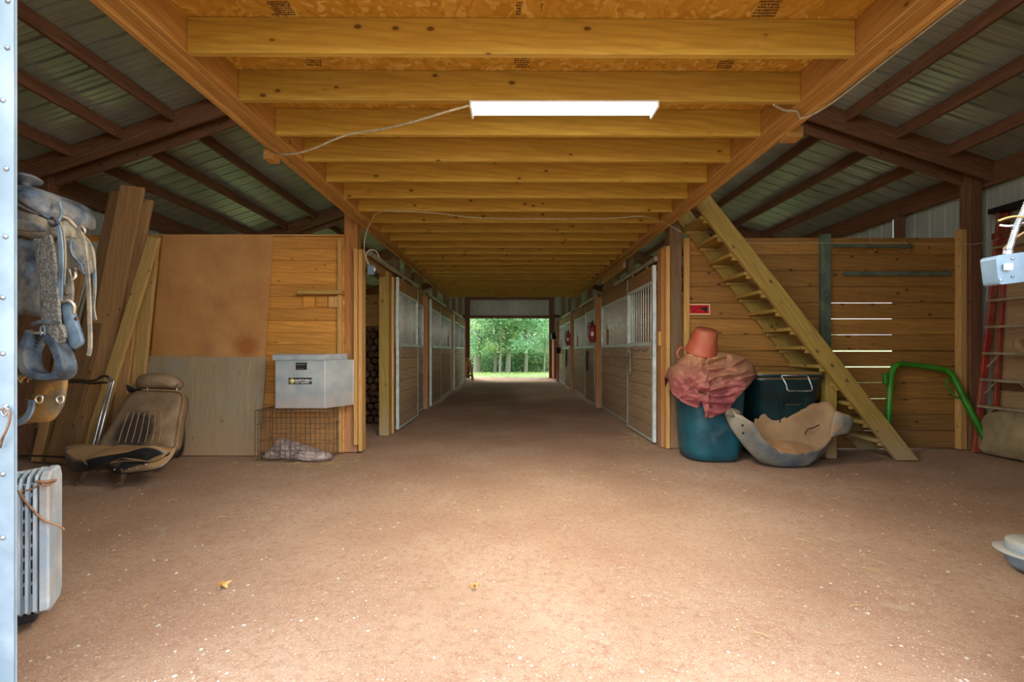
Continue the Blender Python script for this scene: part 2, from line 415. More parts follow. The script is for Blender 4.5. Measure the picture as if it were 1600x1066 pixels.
M_sack = plain('dusty_feed_sack', '#8a7858', '#a8946c', .85, 0, 5, dust='#6a6048', dust_amt=.35, bump=.2)
M_greyj = plain('dusty_blue_grey_plastic', '#62747e', '#8a9aa2', .55, 0, 5, top_dust='#b0aca0')
M_pebl = plain('pale_pebble', '#96806c', '#c6b8a6', .8, 0, 3)
M_leaf = plain('dry_leaf', '#b0803c', '#caa060', .8, 0, 30)
M_straw = plain('straw', '#b09858', '#d0b878', .8)
M_yellow = plain('yellow_emblem', '#b0a030', '#d0c450', .5)
M_white = plain('white_print', '#e8e8e4', None, .6)
M_ink = plain('panel_ink', '#3e2c10', '#5c4418', .8, 0, 60)
M_log = wood('firewood', '#5a4430', '#86684a', None, var=.5)
M_orange = plain('orange_brown_box', '#8e3f16', '#a8501e', .6)
M_tape = plain('tan_roll', '#9c7a52', '#b8946a', .7)

def vinyl():
    m, n, l, b = newmat('dusty_black_vinyl_back', .55)
    v = coords(n, l, rnd=False); a = noise_(n, l, v, 7, 5, .6)
    g = n.new('ShaderNodeNewGeometry'); d = n.new('ShaderNodeVectorMath'); d.operation = 'DISTANCE'; d.inputs[1].default_value = P(220, 686, 4.45)
    sc = n.new('ShaderNodeVectorMath'); sc.operation = 'MULTIPLY'; sc.inputs[1].default_value = (1, 1, .9); l.new(g.outputs['Position'], sc.inputs[0])
    pc = P(219, 682, 4.42); d.inputs[1].default_value = (pc.x, pc.y, pc.z*.9); l.new(sc.outputs[0], d.inputs[0])
    f = mth(n, l, 'MULTIPLY', mth(n, l, 'SUBTRACT', .26, mth(n, l, 'MULTIPLY_ADD', a, .14, mth(n, l, 'ADD', d.outputs['Value'], -.05)), clamp=True), 16, clamp=True)
    r = ramp(n, [(.35, lin('#7c644a')), (.7, lin('#a08464'))]); l.new(a, r.inputs[0])
    l.new(mixc(n, l, mth(n, l, 'MULTIPLY', f, .85), r.outputs[0], lin('#20242a')), b.inputs['Base Color']); return m
M_vinyl = vinyl()
def tarp():
    m, n, l, b = newmat('faded_red_canvas', .8)
    v = coords(n, l, rnd=False); a = noise_(n, l, v, 3.5, 5, .6)
    r = ramp(n, [(.32, lin('#86404a')), (.5, lin('#a05654')), (.66, lin('#a87466'))]); l.new(a, r.inputs[0])
    g = n.new('ShaderNodeNewGeometry'); sp = n.new('ShaderNodeSeparateXYZ'); l.new(g.outputs['Position'], sp.inputs[0])
    f = mth(n, l, 'MULTIPLY', mth(n, l, 'ADD', mth(n, l, 'MULTIPLY_ADD', sp.outputs['Z'], 3.0, -2.95), mth(n, l, 'MULTIPLY', a, 1.0)), .9, clamp=True)
    l.new(mixc(n, l, f, r.outputs[0], lin('#ac8058')), b.inputs['Base Color'])
    bp = n.new('ShaderNodeBump'); bp.inputs['Strength'].default_value = .7; bp.inputs['Distance'].default_value = .04
    l.new(noise_(n, l, v, 14, 4, .6, 1.5), bp.inputs['Height']); l.new(bp.outputs[0], b.inputs['Normal']); return m
M_tarp = tarp()
def alu():
    m, n, l, b = newmat('diamond_plate_aluminium', .42, .35)
    v = coords(n, l, rnd=False)
    sp = n.new('ShaderNodeSeparateXYZ'); l.new(v, sp.inputs[0])
    u = mth(n, l, 'ADD', sp.outputs['X'], mth(n, l, 'MULTIPLY', sp.outputs['Y'], .8)); w = sp.outputs['Z']
    p = mth(n, l, 'SINE', mth(n, l, 'MULTIPLY', mth(n, l, 'ADD', u, w), 150)); q = mth(n, l, 'SINE', mth(n, l, 'MULTIPLY', mth(n, l, 'SUBTRACT', u, w), 150))
    h = mth(n, l, 'MAXIMUM', mth(n, l, 'MULTIPLY', p, q), 0)
    a = noise_(n, l, v, 5, 4); r = ramp(n, [(.35, lin('#a0b2ba')), (.65, lin('#c4ccc8'))]); l.new(a, r.inputs[0])
    c = mixc(n, l, mth(n, l, 'MULTIPLY', h, .35), r.outputs[0], lin('#e4e6e0'))
    g = n.new('ShaderNodeNewGeometry'); s2 = n.new('ShaderNodeSeparateXYZ'); l.new(g.outputs['Position'], s2.inputs[0])
    mr = n.new('ShaderNodeMapRange'); mr.inputs['From Min'].default_value = .55; mr.inputs['From Max'].default_value = .85; mr.inputs['To Min'].default_value = .6; mr.inputs['To Max'].default_value = 0
    l.new(s2.outputs['Z'], mr.inputs['Value']); c = mixc(n, l, mth(n, l, 'MULTIPLY', mr.outputs[0], mth(n, l, 'ADD', a, .3)), c, lin('#c4a488'))
    s3 = n.new('ShaderNodeSeparateXYZ'); l.new(g.outputs['Normal'], s3.inputs[0])
    c = mixc(n, l, mth(n, l, 'MULTIPLY', s3.outputs['Z'], .7, clamp=True), c, lin('#c0a080'))
    l.new(c, b.inputs['Base Color']); bp = n.new('ShaderNodeBump'); bp.inputs['Strength'].default_value = .6; bp.inputs['Distance'].default_value = .003
    l.new(h, bp.inputs['Height']); l.new(bp.outputs[0], b.inputs['Normal']); return m
M_alu = alu()
def dirt():
    m, n, l, b = newmat('red_clay_dirt', .95)
    v = coords(n, l, rnd=False)
    a = noise_(n, l, v, .7, 5, .6); f = noise_(n, l, v, 26, 6, .7); s = noise_(n, l, v, 130, 2)
    r = ramp(n, [(.3, lin('#9a745a')), (.5, lin('#aa886c')), (.7, lin('#ba9a80'))]); l.new(a, r.inputs[0])
    c = mixc(n, l, mth(n, l, 'MULTIPLY', mth(n, l, 'SUBTRACT', .52, f, clamp=True), 3, clamp=True), r.outputs[0], lin('#8e6248'))
    c = mixc(n, l, mth(n, l, 'MULTIPLY', mth(n, l, 'SUBTRACT', s, .6, clamp=True), 5, clamp=True), c, lin('#e0cbb6'))
    c = mixc(n, l, mth(n, l, 'MULTIPLY', mth(n, l, 'SUBTRACT', .4, s, clamp=True), 5, clamp=True), c, lin('#7c543e'))
    e = noise_(n, l, coords(n, l, (1, 1, 1), rnd=False), 2.6, 6, .7, 1)
    c = mixc(n, l, mth(n, l, 'MULTIPLY', mth(n, l, 'SUBTRACT', e, .6, clamp=True), 5, clamp=True), c, lin('#b4a084'))
    # grass starts beyond the far door
    l.new(c, b.inputs['Base Color'])
    bp = n.new('ShaderNodeBump'); bp.inputs['Strength'].default_value = .55; bp.inputs['Distance'].default_value = .012
    l.new(mth(n, l, 'MULTIPLY_ADD', s, .5, f), bp.inputs['Height']); l.new(bp.outputs[0], b.inputs['Normal']); return m
M_dirt = dirt()
M_grassg = plain('sunny_meadow_ground', '#9cb060', '#bccc84', .9, 0, 2)
M_blade = plain('grass_blade', '#a0b660', '#c8d48c', .8, 0, 2)
def leafm(name, c1, c2):
    m, n, l, b = newmat(name, .7)
    r = ramp(n, [(.35, lin(c1)), (.65, lin(c2))]); l.new(noise_(n, l, coords(n, l), 1.3, 4, .7), r.inputs[0]); l.new(r.outputs[0], b.inputs['Base Color'])
    tr = n.new('ShaderNodeBsdfTranslucent'); l.new(r.outputs[0], tr.inputs['Color']); mx = n.new('ShaderNodeMixShader'); mx.inputs[0].default_value = .35
    l.new(b.outputs[0], mx.inputs[1]); l.new(tr.outputs[0], mx.inputs[2]); l.new(mx.outputs[0], n['Material Output'].inputs['Surface']); return m
M_leafs = [leafm('haze_pale_leaves', '#9cc090', '#c8dcb8'), leafm('mid_green_leaves', '#7ca880', '#a8c8a0'), leafm('yellow_green_leaves', '#acc68c', '#d0deb0')]  # leaf colours paled to stand in for distance haze
M_bark = wood('grey_bark', '#7c786c', '#a8a294', None, var=.3, grain=2)
def emis(name, c, s):
    m, n, l, b = newmat(name); b.inputs['Emission Color'].default_value = lin(c); b.inputs['Emission Strength'].default_value = s; b.inputs['Base Color'].default_value = lin(c); return m
M_lamp = emis('lit_diffuser', '#fff6e0', 5)

# ---------------------------------------------------------------- ground
def fz(x, y):
    v = noise.noise(Vector((x*.5, y*.35, 0)))*.03+noise.noise(Vector((x*1.7, y*1.7, 3)))*.012+noise.noise(Vector((x*6, y*6, 5)))*.004
    k = max(0, 1-abs(y-5.4)/1.2)*(1 if x > 2.2 or x < -2.2 else 0)
    return v*.6-.01-k*.0
def grid(name, x0, x1, y0, y1, nx, ny, mat, fn, kind=None, yp=1.0):
    V = [(x0+(x1-x0)*i/nx, y0+(y1-y0)*(j/ny)**yp, 0) for j in range(ny+1) for i in range(nx+1)]
    V = [(x, y, fn(x, y)) for x, y, _ in V]
    Fc = [(j*(nx+1)+i, j*(nx+1)+i+1, (j+1)*(nx+1)+i+1, (j+1)*(nx+1)+i) for j in range(ny) for i in range(nx)]
    o = mesh(name, V, Fc, mat, None, (0, 0, 0), smooth=True); props(o, kind=kind); return o
grid('floor', -6.4, 6.4, 0.6, 20.6, 180, 260, M_dirt, fz, 'structure', 1.3)
grid('ground', -30, 30, -25, 0.6, 20, 20, M_dirt, lambda x, y: -.01 if y > .5 else -.03, 'structure')
def lawnz(y): return -.03+max(-.35, min(0, 25.5-y)*.05)+max(0, y-32.5)*.16
grid('lawn', -40, 40, 20.6, 85, 60, 60, M_grassg, lambda x, y: lawnz(y)+noise.noise(Vector((x*.3, y*.3, 1)))*.05, 'structure')
for s, nm in ((-1, 'ground_left'), (1, 'ground_right')):
    a, b_ = sorted((s*6.4, s*40)); grid(nm, a, b_, .6, 20.6, 10, 10, M_grassg, lambda x, y: -.03, 'structure')
# grass blades beyond the far door
mb = MB()
for i in range(5200):
    y = 20.45+R.random()**1.4*6; x = R.uniform(-7, 7); z = -.03+min(0, 25.5-y)*.05; h = R.uniform(.03, .11)*(1 if y > 20.7 else .5); a = R.uniform(0, PI); w = .012
    dx, dy = math.cos(a)*w, math.sin(a)*w; lx, ly = R.uniform(-.04, .04), R.uniform(-.04, .04)
    mb.add([(x-dx, y-dy, z), (x+dx, y+dy, z), (x+lx, y+ly, z+h)], [(0, 1, 2)])
props(mb.build('grass', M_blade), 'short yellow green grass just outside the far doorway', 'grass', kind='stuff')
# pebbles and straw on the floor
mb = MB()
ico = [(0, 0, 1), (.9, 0, .2), (.3, .85, .1), (-.7, .5, .15), (-.7, -.5, .2), (.3, -.85, .1), (0, 0, -.5)]
icf = [(0, 1, 2), (0, 2, 3), (0, 3, 4), (0, 4, 5), (0, 5, 1), (6, 2, 1), (6, 3, 2), (6, 4, 3), (6, 5, 4), (6, 1, 5)]
for i in range(5200):
    y = 1.45+R.random()**1.7*6.5; x = R.uniform(-1, 1)*min(5.5, y*1.2)
    s = R.choice((.002, .003, .003, .004, .004, .006, .006, .010))*R.uniform(.6, 1.2); a = R.uniform(0, 6.28); c, d = math.cos(a), math.sin(a); z = fz(x, y)
    mb.add([(x+s*(vx*c-vy*d)*R.uniform(.7, 1.3), y+s*(vx*d+vy*c), z+vz*s*.6) for vx, vy, vz in ico], icf)
props(mb.build('gravel', M_pebl), 'pale pebbles and grit scattered over the red dirt floor', 'gravel', kind='stuff')
mb = MB()
for i in range(260):
    a = R.uniform(0, PI); L = R.uniform(.02, .09)
    if i < 90: x, y = 1.78+R.gauss(0, .10), 6.15+R.gauss(0, .3)
    elif i < 200: x, y = -1.97+R.gauss(0, .3)-.2, 4.9+R.gauss(0, .14)
    else: x, y = R.uniform(-3, 3), R.uniform(1.8, 5)
    z = fz(x, y)+.004
    mb.tube([Vector((x, y, z)), Vector((x+L*math.cos(a)*.5, y+L*math.sin(a)*.5, z+.006)), Vector((x+L*math.cos(a), y+L*math.sin(a), z))], .0016, 4)
props(mb.build('straw_litter', M_straw), 'loose bits of straw on the dirt by the stall door and cage', 'straw', kind='stuff')
def leaf(x, y, s, lab):
    c = Vector((x, y, fz(x, y)+.012)); pts = []
    for k in range(14):
        a = 2*PI*k/14; r = s*(1 if k % 2 else .55)*R.uniform(.8, 1.15); pts.append(c+Vector((r*math.cos(a), r*.8*math.sin(a), .015*math.sin(3*a)+.01)))
    V = pts+[c+Vector((0, 0, .02))]; V2 = [v-Vector((0, 0, .002)) for v in V]
    Fc = [(k, (k+1) % 14, 14) for k in range(14)]+[(15+(k+1) % 14, 15+k, 29) for k in range(14)]+[(k, k+15, (k+1) % 14+15, (k+1) % 14) for k in range(14)]
    props(mesh('dry_leaf', V+V2, Fc, M_leaf), lab, 'leaf')
p = P(350, 918, 2.31); leaf(p.x, p.y, .035, 'curled tan dry leaf on the open dirt floor, in front of the toolbox')
p = P(742, 918, 2.31); leaf(p.x, p.y, .022, 'small dry leaf near the middle of the foreground dirt')

# ---------------------------------------------------------------- roof
def zr(ax): return 4.12+.338*(4.06-ax)
def rib_sheet(name, y0, y1, along0, along1, fn, mat, parent, rib=.229, hgt=.02, thick=.0015):
    """ribbed sheet; profile runs y0..y1, extruded between the along values; fn(y, a, h)->point"""
    prof = []; y = y0
    while y < y1-1e-6:
        for (d, h) in ((0, 0), (.05, 0), (.065, .004), (.08, 0), (.12, 0), (.135, .004), (.15, 0), (.19, 0), (.2, hgt), (.215, hgt), (.225, 0)):
            if y+d < y1: prof.append((y+d, h))
        y += rib
    prof.append((y1, 0)); V = []; n = len(prof)
    for s in (0, thick):
        for a in (along0, along1):
            for (yy, h) in prof: V.append(fn(yy, a, h+s))
    Fc = [(i, i+1, n+i+1, n+i) for i in range(n-1)]+[(2*n+i, 3*n+i, 3*n+i+1, 2*n+i+1) for i in range(n-1)]
    return mesh(name, V, Fc, mat, parent)
RAFT = [(1.45, .0), (5.42, 0), (9.45, 0), (13.4, 0), (17.4, 0), (20.1, 0)]
for s, nm in ((-1, 'ceiling_left'), (1, 'ceiling_right')):
    rt = root_struct(nm, (s*4, 10, 4))
    y = 1.1; k = 0
    while y < 20.3:
        y1 = min(y+.916, 20.5)
        rib_sheet('roof_sheet', y, y1+.03, .05, 6.2, lambda yy, a, h: Vector((s*a, yy, zr(a)+h+.003*(k % 2))), M_roof, rt); y = y1; k += 1
    for k in range(-2, 7):
        ax = 4.06-.62*k
        for (a, _), (b_, _) in zip(RAFT, RAFT[1:]):
            board('purlin', (s*ax, a+.04, zr(ax)-.075), (s*ax, b_-.02, zr(ax)-.075), .04, .14, M_dark, rt)
    for (a, _) in RAFT:
        for dy, dz in ((0, 0), (.18, -.05)):
            p0, p1 = .1, 5.9
            board('rafter', (s*p0, a+dy, zr(p0)-.13+dz), (s*p1, a+dy, zr(p1)-.13+dz), .04, .24, M_dark, rt)
    board('eave_beam', (s*5.86, 1.1, zr(5.86)-.15), (s*5.86, 20.3, zr(5.86)-.15), .045, .27, M_dark, rt)

# ---------------------------------------------------------------- outer side walls
ztop = zr(5.9)-.02
for s, nm in ((-1, 'wall_left_outer'), (1, 'wall_right_outer')):
    rt = root_struct(nm, (s*5.93, 10, 0))
    opens = [(6.95, 8.3, 0, 2.15), (10.2, 12.6, .9, 2.2), (14.2, 16.6, .9, 2.2)]  # unseen stall openings, put in and sized to let daylight inside
    if s < 0: opens = [(6.9, 8.4, 1.0, 2.1)]+opens[1:]
    y = 1.1
    cuts = sorted({1.1, 20.3}.union(*[{o[0], o[1]} for o in opens]))
    for a, b_ in zip(cuts, cuts[1:]):
        op = [o for o in opens if abs(o[0]-a) < 1e-6]
        y = a
        while y < b_-1e-4:
            y1 = min(y+.916, b_)
            spans = [(0, ztop)] if not op else [(op[0][3], ztop)]+([(0, op[0][2])] if op[0][2] > 0 else [])
            for z0, z1 in spans:
                rib_sheet('siding_sheet', y, y1-.003, z0, z1, lambda yy, z, h: Vector((s*(5.95-h), yy, z)), M_siding, rt)
            y = y1
    for yy in (1.5, 5.5, 9.45, 13.4, 17.4, 20.1): box('post', (s*5.73-.07, yy, 0), (s*5.73+.07, yy+.14, zr(5.73)-.02), M_dark, rt)
    for yy in (6.68, 8.42, 10.1, 12.62, 14.1, 16.62, 18.7): box('wall_stud', (s*5.86-.045, yy, 0), (s*5.86+.045, yy+.09, zr(5.86)-.28), M_dark, rt)
    for o in opens:
        box('opening_header', (s*5.87-.02, o[0]-.1, o[3]), (s*5.87+.02, o[1]+.1, o[3]+.14), M_dark, rt)
    for z in (.75, 2.55): 
        for a, b_ in ((1.6, 5.45), (8.5, 20)) : box('girt', (s*5.88-.02, a, z), (s*5.88+.02, b_, z+.09), M_dark, rt)
box('plywood_panel', (5.895, 2.9, .35), (5.905, 5.48, 2.60), M_plyt, props(root_struct('wall_right_lining', (5.8, 4, 0))))

# ---------------------------------------------------------------- loft over the aisle ("ceiling")
rt = root_struct('ceiling', (0, 7, 2.76))
XL, XR, ZB, ZD = -1.665, 1.80, H+1.54, H+1.54+.185
ys = [1.44+.4375*i for i in range(28)]
ys = [y for y in ys if y < 13.2]
for i, y in enumerate(ys):
    board('joist', (XL, y+.02+.87-.875, ZB+.0925), (XR, y+.035, ZB+.0925), .04, .185, M_joist, rt)
y = 1.2
while y < 13.2:
    box('osb_panel', (XL-.1, y, ZD), (XR+.1, min(y+1.216, 13.25), ZD+.018), M_osb, rt, ch=.001); y += 1.22
for (xa, outer) in ((XL-.0, -1), (XR+.0, 1)):
    for k in range(4):
        x0 = xa+outer*.039*k; x1 = xa+outer*.039*(k+1)-outer*.001
        zb = ZB-.004*(k % 2)-(.022 if k == 3 else 0)
        for a, b_ in ((1.2, 5.5), (5.5, 9.4), (9.4, 13.25)):
            box('beam_plank', (min(x0, x1), a, zb), (max(x0, x1), b_-.004, zb+.26), M_beam, rt)
# stamped print on the panels (illegible rows of ink)
def stamp(px0, px1, py0, py1, rows, slant=0):
    Zf = lambda py: (ZD-H)*F/(HY-py)
    g = MB(); rr = random.Random(int(px0))
    for i in range(rows):
        py = py0+(py1-py0)*(i+.5)/rows; Y = Zf(py); hh = (Zf(py0)-Zf(py1))
        hh = abs(Zf(py0)-Zf(py1))/rows*.30; x = px0+rr.uniform(0, (px1-px0)*.2)+slant*i
        while x < px1-2+slant*i:
            w = rr.uniform(1.2, 4.0); a = (x-CX)/F*Y; b_ = (min(x+w, px1+slant*i)-CX)/F*Y
            g.box((a, Y-hh, ZD-.0012), (b_, Y+hh, ZD-.0002)); x += w+rr.uniform(.6, 1.6)
    g.build('stamped_print', M_ink, rt)
stamp(414, 452, 1, 24, 7, 1.6); stamp(475, 502, 93, 103, 3, 1.5); stamp(803, 827, 89, 106, 5); stamp(806, 816, 2, 24, 5)
stamp(1120, 1148, 94, 107, 4, -1.5); stamp(1185, 1222, 0, 27, 6, -2.2); stamp(845, 848, 5, 17, 3)

# ---------------------------------------------------------------- plank walls either side
YLW, YRW = 5.34, 5.60
rt = root_struct('wall_left', (-3.9, YLW, 0))
n = 18; pitch = 2.58/n
for i in range(n):
    z = i*pitch
    for a, b_ in (((-5.75, -3.3), (-3.3, -1.97)) if i % 2 else ((-5.75, -4.2), (-4.2, -1.97))):
        box('wall_plank', (a, YLW+R.uniform(0, .004), z), (b_-.002, YLW+.038, z+pitch-.0003), M_wallL, rt, ch=.008)
box('cap_rail', (-5.75, YLW-.005, 2.585), (-1.97, YLW+.05, 2.605), M_light, rt)
box('nailing_strip', (-2.035, YLW-.045, 0.02), (-1.985, YLW-.003, 2.54), M_light, rt)
box('patch_block', (-2.45, YLW-.028, 1.735), (-2.31, YLW-.003, 1.865), M_wallL, rt)
box('patch_block', (-2.30, YLW-.028, 1.735), (-2.16, YLW-.003, 1.865), M_wallL, rt)
box('patch_block', (-2.15, YLW-.028, 1.735), (-2.035, YLW-.003, 1.865), M_light, rt)
rt = root_struct('wall_right', (3.9, YRW, 0))
for i in range(13):
    z = .02+i*.2; gap = {4: .009, 5: .010, 0: .007, 2: .004, 7: .004, 8: .004}.get(i, .002)
    zt = z+.2-gap
    segs = ((2.24, 3.85), (3.85, 5.62)) if i % 2 else ((2.24, 4.35), (4.35, 5.62))
    for a, b_ in (((2.24, 5.62),) if i % 3 else segs):
        box('wall_plank', (a, YRW+R.uniform(0, .004), z if i else 0), (b_-.002, YRW+.038, zt), M_wallR, rt, ch=.007)
box('nailing_strip', (2.17, YRW-.04, 0), (2.24, YRW-.003, 2.62), M_light, rt)
box('nailing_strip', (5.56, YRW-.08, 0), (5.64, YRW-.003, 2.72), M_light, rt)
box('metal_upright', (3.86, YRW-.075, 0), (3.97, YRW-.004, 2.66), M_greenp, rt)
box('cap_rail', (2.24, YRW-.006, 2.59), (5.62, YRW+.06, 2.63), M_wallR, rt)
tube('strip_bolt', [(3.915, YRW-.085, 2.3), (3.915, YRW-.07, 2.3)], .015, M_rust, rt, n=1)
for z in (1.9, 1.5, 1.1): tube('strip_bolt', [(3.915, YRW-.085, z), (3.915, YRW-.07, z)], .015, M_rust, rt, n=1)

# ---------------------------------------------------------------- front gable: only its left return edge shows
rt = root_struct('wall_front', (-1.8, 1.6, 0))
g = MB(); XJ = (21-CX)/F*1.42
box('jamb_flashing', (XJ-.09, 1.42, 0), (XJ, 1.425, 3.4), M_jamb, rt, ch=.001)
box('jamb_return', (XJ-.005, 1.426, 0), (XJ, 1.432, 3.4), M_jamb, rt, ch=.001)
box('jamb_post', (-1.92, 1.45, 0), (-1.79, 1.59, 3.4), M_dark, rt)
for py in (2, 75, 157, 264, 370, 465, 553, 634, 741, 840):
    z = P(10, py, 1.42).z
    if z > .05: lathe('screw', [(.0001, .007), (.004, .0065), (.005, .003), (.0075, .003), (.0075, 0)], M_screw, rt, M=T((9+R.uniform(-4, 4)-CX)/F*1.42, 1.42, z, rx=PI/2), seg=10)
for (a, b_) in ((-6.1, XJ-.1), (1.80, 6.1)):
    x = a
    while x < b_-.01:
        x1 = min(x+.916, b_); rib_sheet('siding_sheet', x, x1-.002, 0, 3.0, lambda yy, z, h: Vector((yy, 1.36+h, z if z < 1 else zr(abs(yy)))), M_siding, rt); x = x1
box('jamb_post', (1.80, 1.40, 0), (1.94, 1.54, 4.6), M_dark, rt)
# a bent wire latch on the flashing
hl = empty('door_hook', P(8, 660, 1.40), 'rusty bent wire hook hanging on the pale door edge flashing', 'hook')
tube('hook_wire', [P(2, 640, 1.405), P(12, 642, 1.40), P(15, 655, 1.40), P(10, 672, 1.40), P(4, 685, 1.405), P(0, 700, 1.41)], .0035, M_rust, hl)
tube('hook_eye', [P(2, 642, 1.41), P(7, 636, 1.41), P(13, 642, 1.41), P(7, 650, 1.41)], .003, M_screw, hl, closed=True)

# ---------------------------------------------------------------- stall fronts
def stall(side, y0, door, pan, ywall_end, xd, xw, name_lab, door_lab, slot, hang=None):
    s = side
    rt = empty('stall_front', (s*xw, y0, 0), name_lab, 'stall')
    def leafpart(nm, a, b_, x, lab=None):
        pr = empty(nm, (s*x, a, 0), parent=rt)
        xo = s*x
        def bx(n_, lo, hi, m_): return box(n_, (min(lo[0], hi[0]), lo[1], lo[2]), (max(lo[0], hi[0]), hi[1], hi[2]), m_, pr, ch=.003)
        t0, t1 = xo-s*.022, xo+s*.022
        zb, zm, zt, zz = .03, 1.30, 2.10, 2.33
        m_ = 7
        for i in range(m_):
            z = zb+.03+(zm-zb-.05)*i/m_; z1 = zb+.03+(zm-zb-.05)*(i+1)/m_
            bx('stall_plank', (xo-s*.016-s*R.uniform(0, .003), a+.04, z), (xo+s*.016, b_-.03, z1-.006), M_stall)
        bx('header_board', (xo-s*.018, a+.04, zt+.03), (xo+s*.018, b_-.03, zz), M_stallh)
        for (q0, q1, nn) in ((a, a+.05, 'end_stile'), (b_-.035, b_, 'end_stile')): bx(nn, (t0, q0, zb), (t1, q1, zz), M_steel)
        for (z0, z1) in ((zb, zb+.03), (zm-.02, zm+.035), (zt-.01, zt+.03)): bx('steel_rail', (t0, a+.05, z0), (t1, b_-.035, z1), M_steel)
        nb = max(2, int(round((b_-a-.1)/.108)))
        for i in range(1, nb):
            yb = a+.05+(b_-a-.085)*i/nb; z0 = zm+.03
            if slot and nm == 'grille_panel' and i in (nb-4, nb-5): z0 = zm+.36
            me = CACHE.get('bar')
            if me is None:
                V, Fc = tube_data([Vector((0, 0, 0)), Vector((0, 0, 1))], .0078, 8); me = bpy.data.meshes.new('bar'); me.from_pydata([tuple(v) for v in V], [], Fc); me.materials.append(M_bar)
                me.polygons.foreach_set('use_smooth', [len(q) == 4 for q in Fc]); CACHE['bar'] = me
            o = bpy.data.objects.new('bar', me); link(o, Matrix.Translation((xo, yb, z0)) @ Matrix.Diagonal((1, 1, zt-z0, 1)), pr)
        if slot and nm == 'grille_panel':
            yb = a+.05+(b_-a-.085)*(nb-4.5)/nb; bx('feed_slot_bracket', (xo-s*.02, yb-.11, zm+.35), (xo+s*.02, yb+.11, zm+.385), M_steel)
        return pr
    d = leafpart('stall_door', door[0], door[1], xd)
    leafpart('grille_panel', pan[0], pan[1], xw)
    # hangers, latch
    for q in (.25, .8):
        yq = door[0]+(door[1]-door[0])*q; box('door_hanger', (s*xd-.012, yq-.025, 2.3), (s*xd+.012, yq+.025, 2.40), M_track, d)
    yl = door[0]+.02
    tube('door_latch', [(s*(xd-.03), yl, 1.33), (s*(xd-.05), yl, 1.27), (s*(xd-.045), yl+.02, 1.15), (s*(xd-.03), yl+.01, 1.12)], .009, M_track, d, seg=6)
    # sliding track pipe
    ya, yb = (door[0]-.05, door[1]+.9)
    if s < 0 and door[0] < 7: ya = 5.42; yb = 8.25
    V, Fc = tube_data([Vector((s*(xd), ya, 2.40)), Vector((s*(xd), yb, 2.40))], .034, 12)
    mesh('track_pipe', V, Fc, M_track, rt, smooth=False)
    lathe('track_end', [(.0001, 0), (.03, 0), (.034, .01), (.034, .03)], M_black, rt, M=T(s*xd, ya+.002, 2.40, rx=-PI/2), seg=12)
    box('track_board', (min(s*(xw+.01), s*(xw+.05)), y0+.12, 2.335), (max(s*(xw+.01), s*(xw+.05)), ywall_end-.02, 2.46), M_stallh, rt)
    return rt
sR = [
 (1, 5.62, (5.80, 7.08), (7.10, 9.42), 9.5, 1.88, 1.95, 'nearest stall front on the right, its door beside the red sign and teal bin', True),
 (1, 9.6, (9.75, 11.05), (11.07, 13.38), 13.4, 1.88, 1.95, 'middle stall front on the right, behind the first fire extinguisher', True),
 (1, 13.55, (13.7, 15.0), (15.02, 17.35), 17.4, 1.88, 1.95, 'far stall front on the right with the black feed bucket', True)]
for a in sR: stall(a[0], a[1], a[2], a[3], a[4], a[5], a[6], a[7], '', a[8])
sL = [
 (-1, 5.5, (6.75, 8.2), (6.62, 9.2), 9.3, 1.69, 1.78, 'nearest stall front on the left, door slid open beside the toolbox', True),
 (-1, 9.45, (9.6, 10.95), (10.97, 13.3), 13.4, 1.69, 1.75, 'middle stall front on the left side of the aisle', True),
 (-1, 13.55, (13.65, 15.0), (15.02, 17.3), 17.4, 1.69, 1.75, 'far stall front on the left, beside the saw horse', True)]
for a in sL: stall(a[0], a[1], a[2], a[3], a[4], a[5], a[6], a[7], '', a[8])
# aisle posts, jambs, partitions
rt = root_struct('wall_aisle_left', (-1.9, 10, 0))
for y in (5.38, 9.3, 13.38, 17.36): box('post', (-1.985, y, 0), (-1.83, y+.15, zr(1.9)-.1 if y > 6 else zr(1.9)-.1), M_postl if y < 6 else M_post, rt)
for y in (9.3, 13.38, 17.3): box('door_jamb', (-1.825, y+.02, 0), (-1.70, y+.12, 2.36), M_postl, rt)
box('door_jamb', (-1.80, 5.33, .02), (-1.755, 5.47, 2.43), M_light, rt)
box('door_jamb', (-1.845, 5.30, .1), (-1.805, 5.33+.04, 2.43), M_light, rt)
box('door_jamb', (-1.87, 6.42, 0), (-1.73, 6.56, 2.36), M_stair, rt)
box('door_jamb', (-1.73, 6.57, 0), (-1.70, 6.64, 2.3), M_light, rt)
box('opening_header', (-1.81, 5.48, 2.28), (-1.77, 9.3, 2.42), M_stallh, rt)
for y in (7.4, 8.3, 11.3, 15.2): box('cripple_post', (-1.95, y, 2.42), (-1.84, y+.12, 3.0), M_post, rt)
rt = root_struct('wall_aisle_right', (2.1, 10, 0))
for y in (5.6, 9.5, 13.45, 17.4): box('post', (2.0, y, 0), (2.155, y+.15, zr(2.1)-.1), M_post, rt)
for y in (9.5, 13.45, 17.36): box('door_jamb', (1.84, y+.02, 0), (1.99, y+.13, 2.36), M_postl, rt)
box('door_jamb', (1.905, 5.63, 0), (1.945, 5.77, 2.50), M_postl, rt)
box('door_jamb', (1.95, 5.56, 0), (1.995, 5.70, 2.52), M_light, rt)
box('latch_block', (1.87, 5.60, 1.28), (1.90, 5.68, 1.46), M_light, rt)
for y in (7.5, 8.7, 11.3, 15.2): box('cripple_post', (1.99, y, 2.42), (2.10, y+.12, 3.0), M_post, rt)
box('brace_board', (1.93, 7.6, 2.62), (1.97, 9.4, 2.72), M_light, rt)
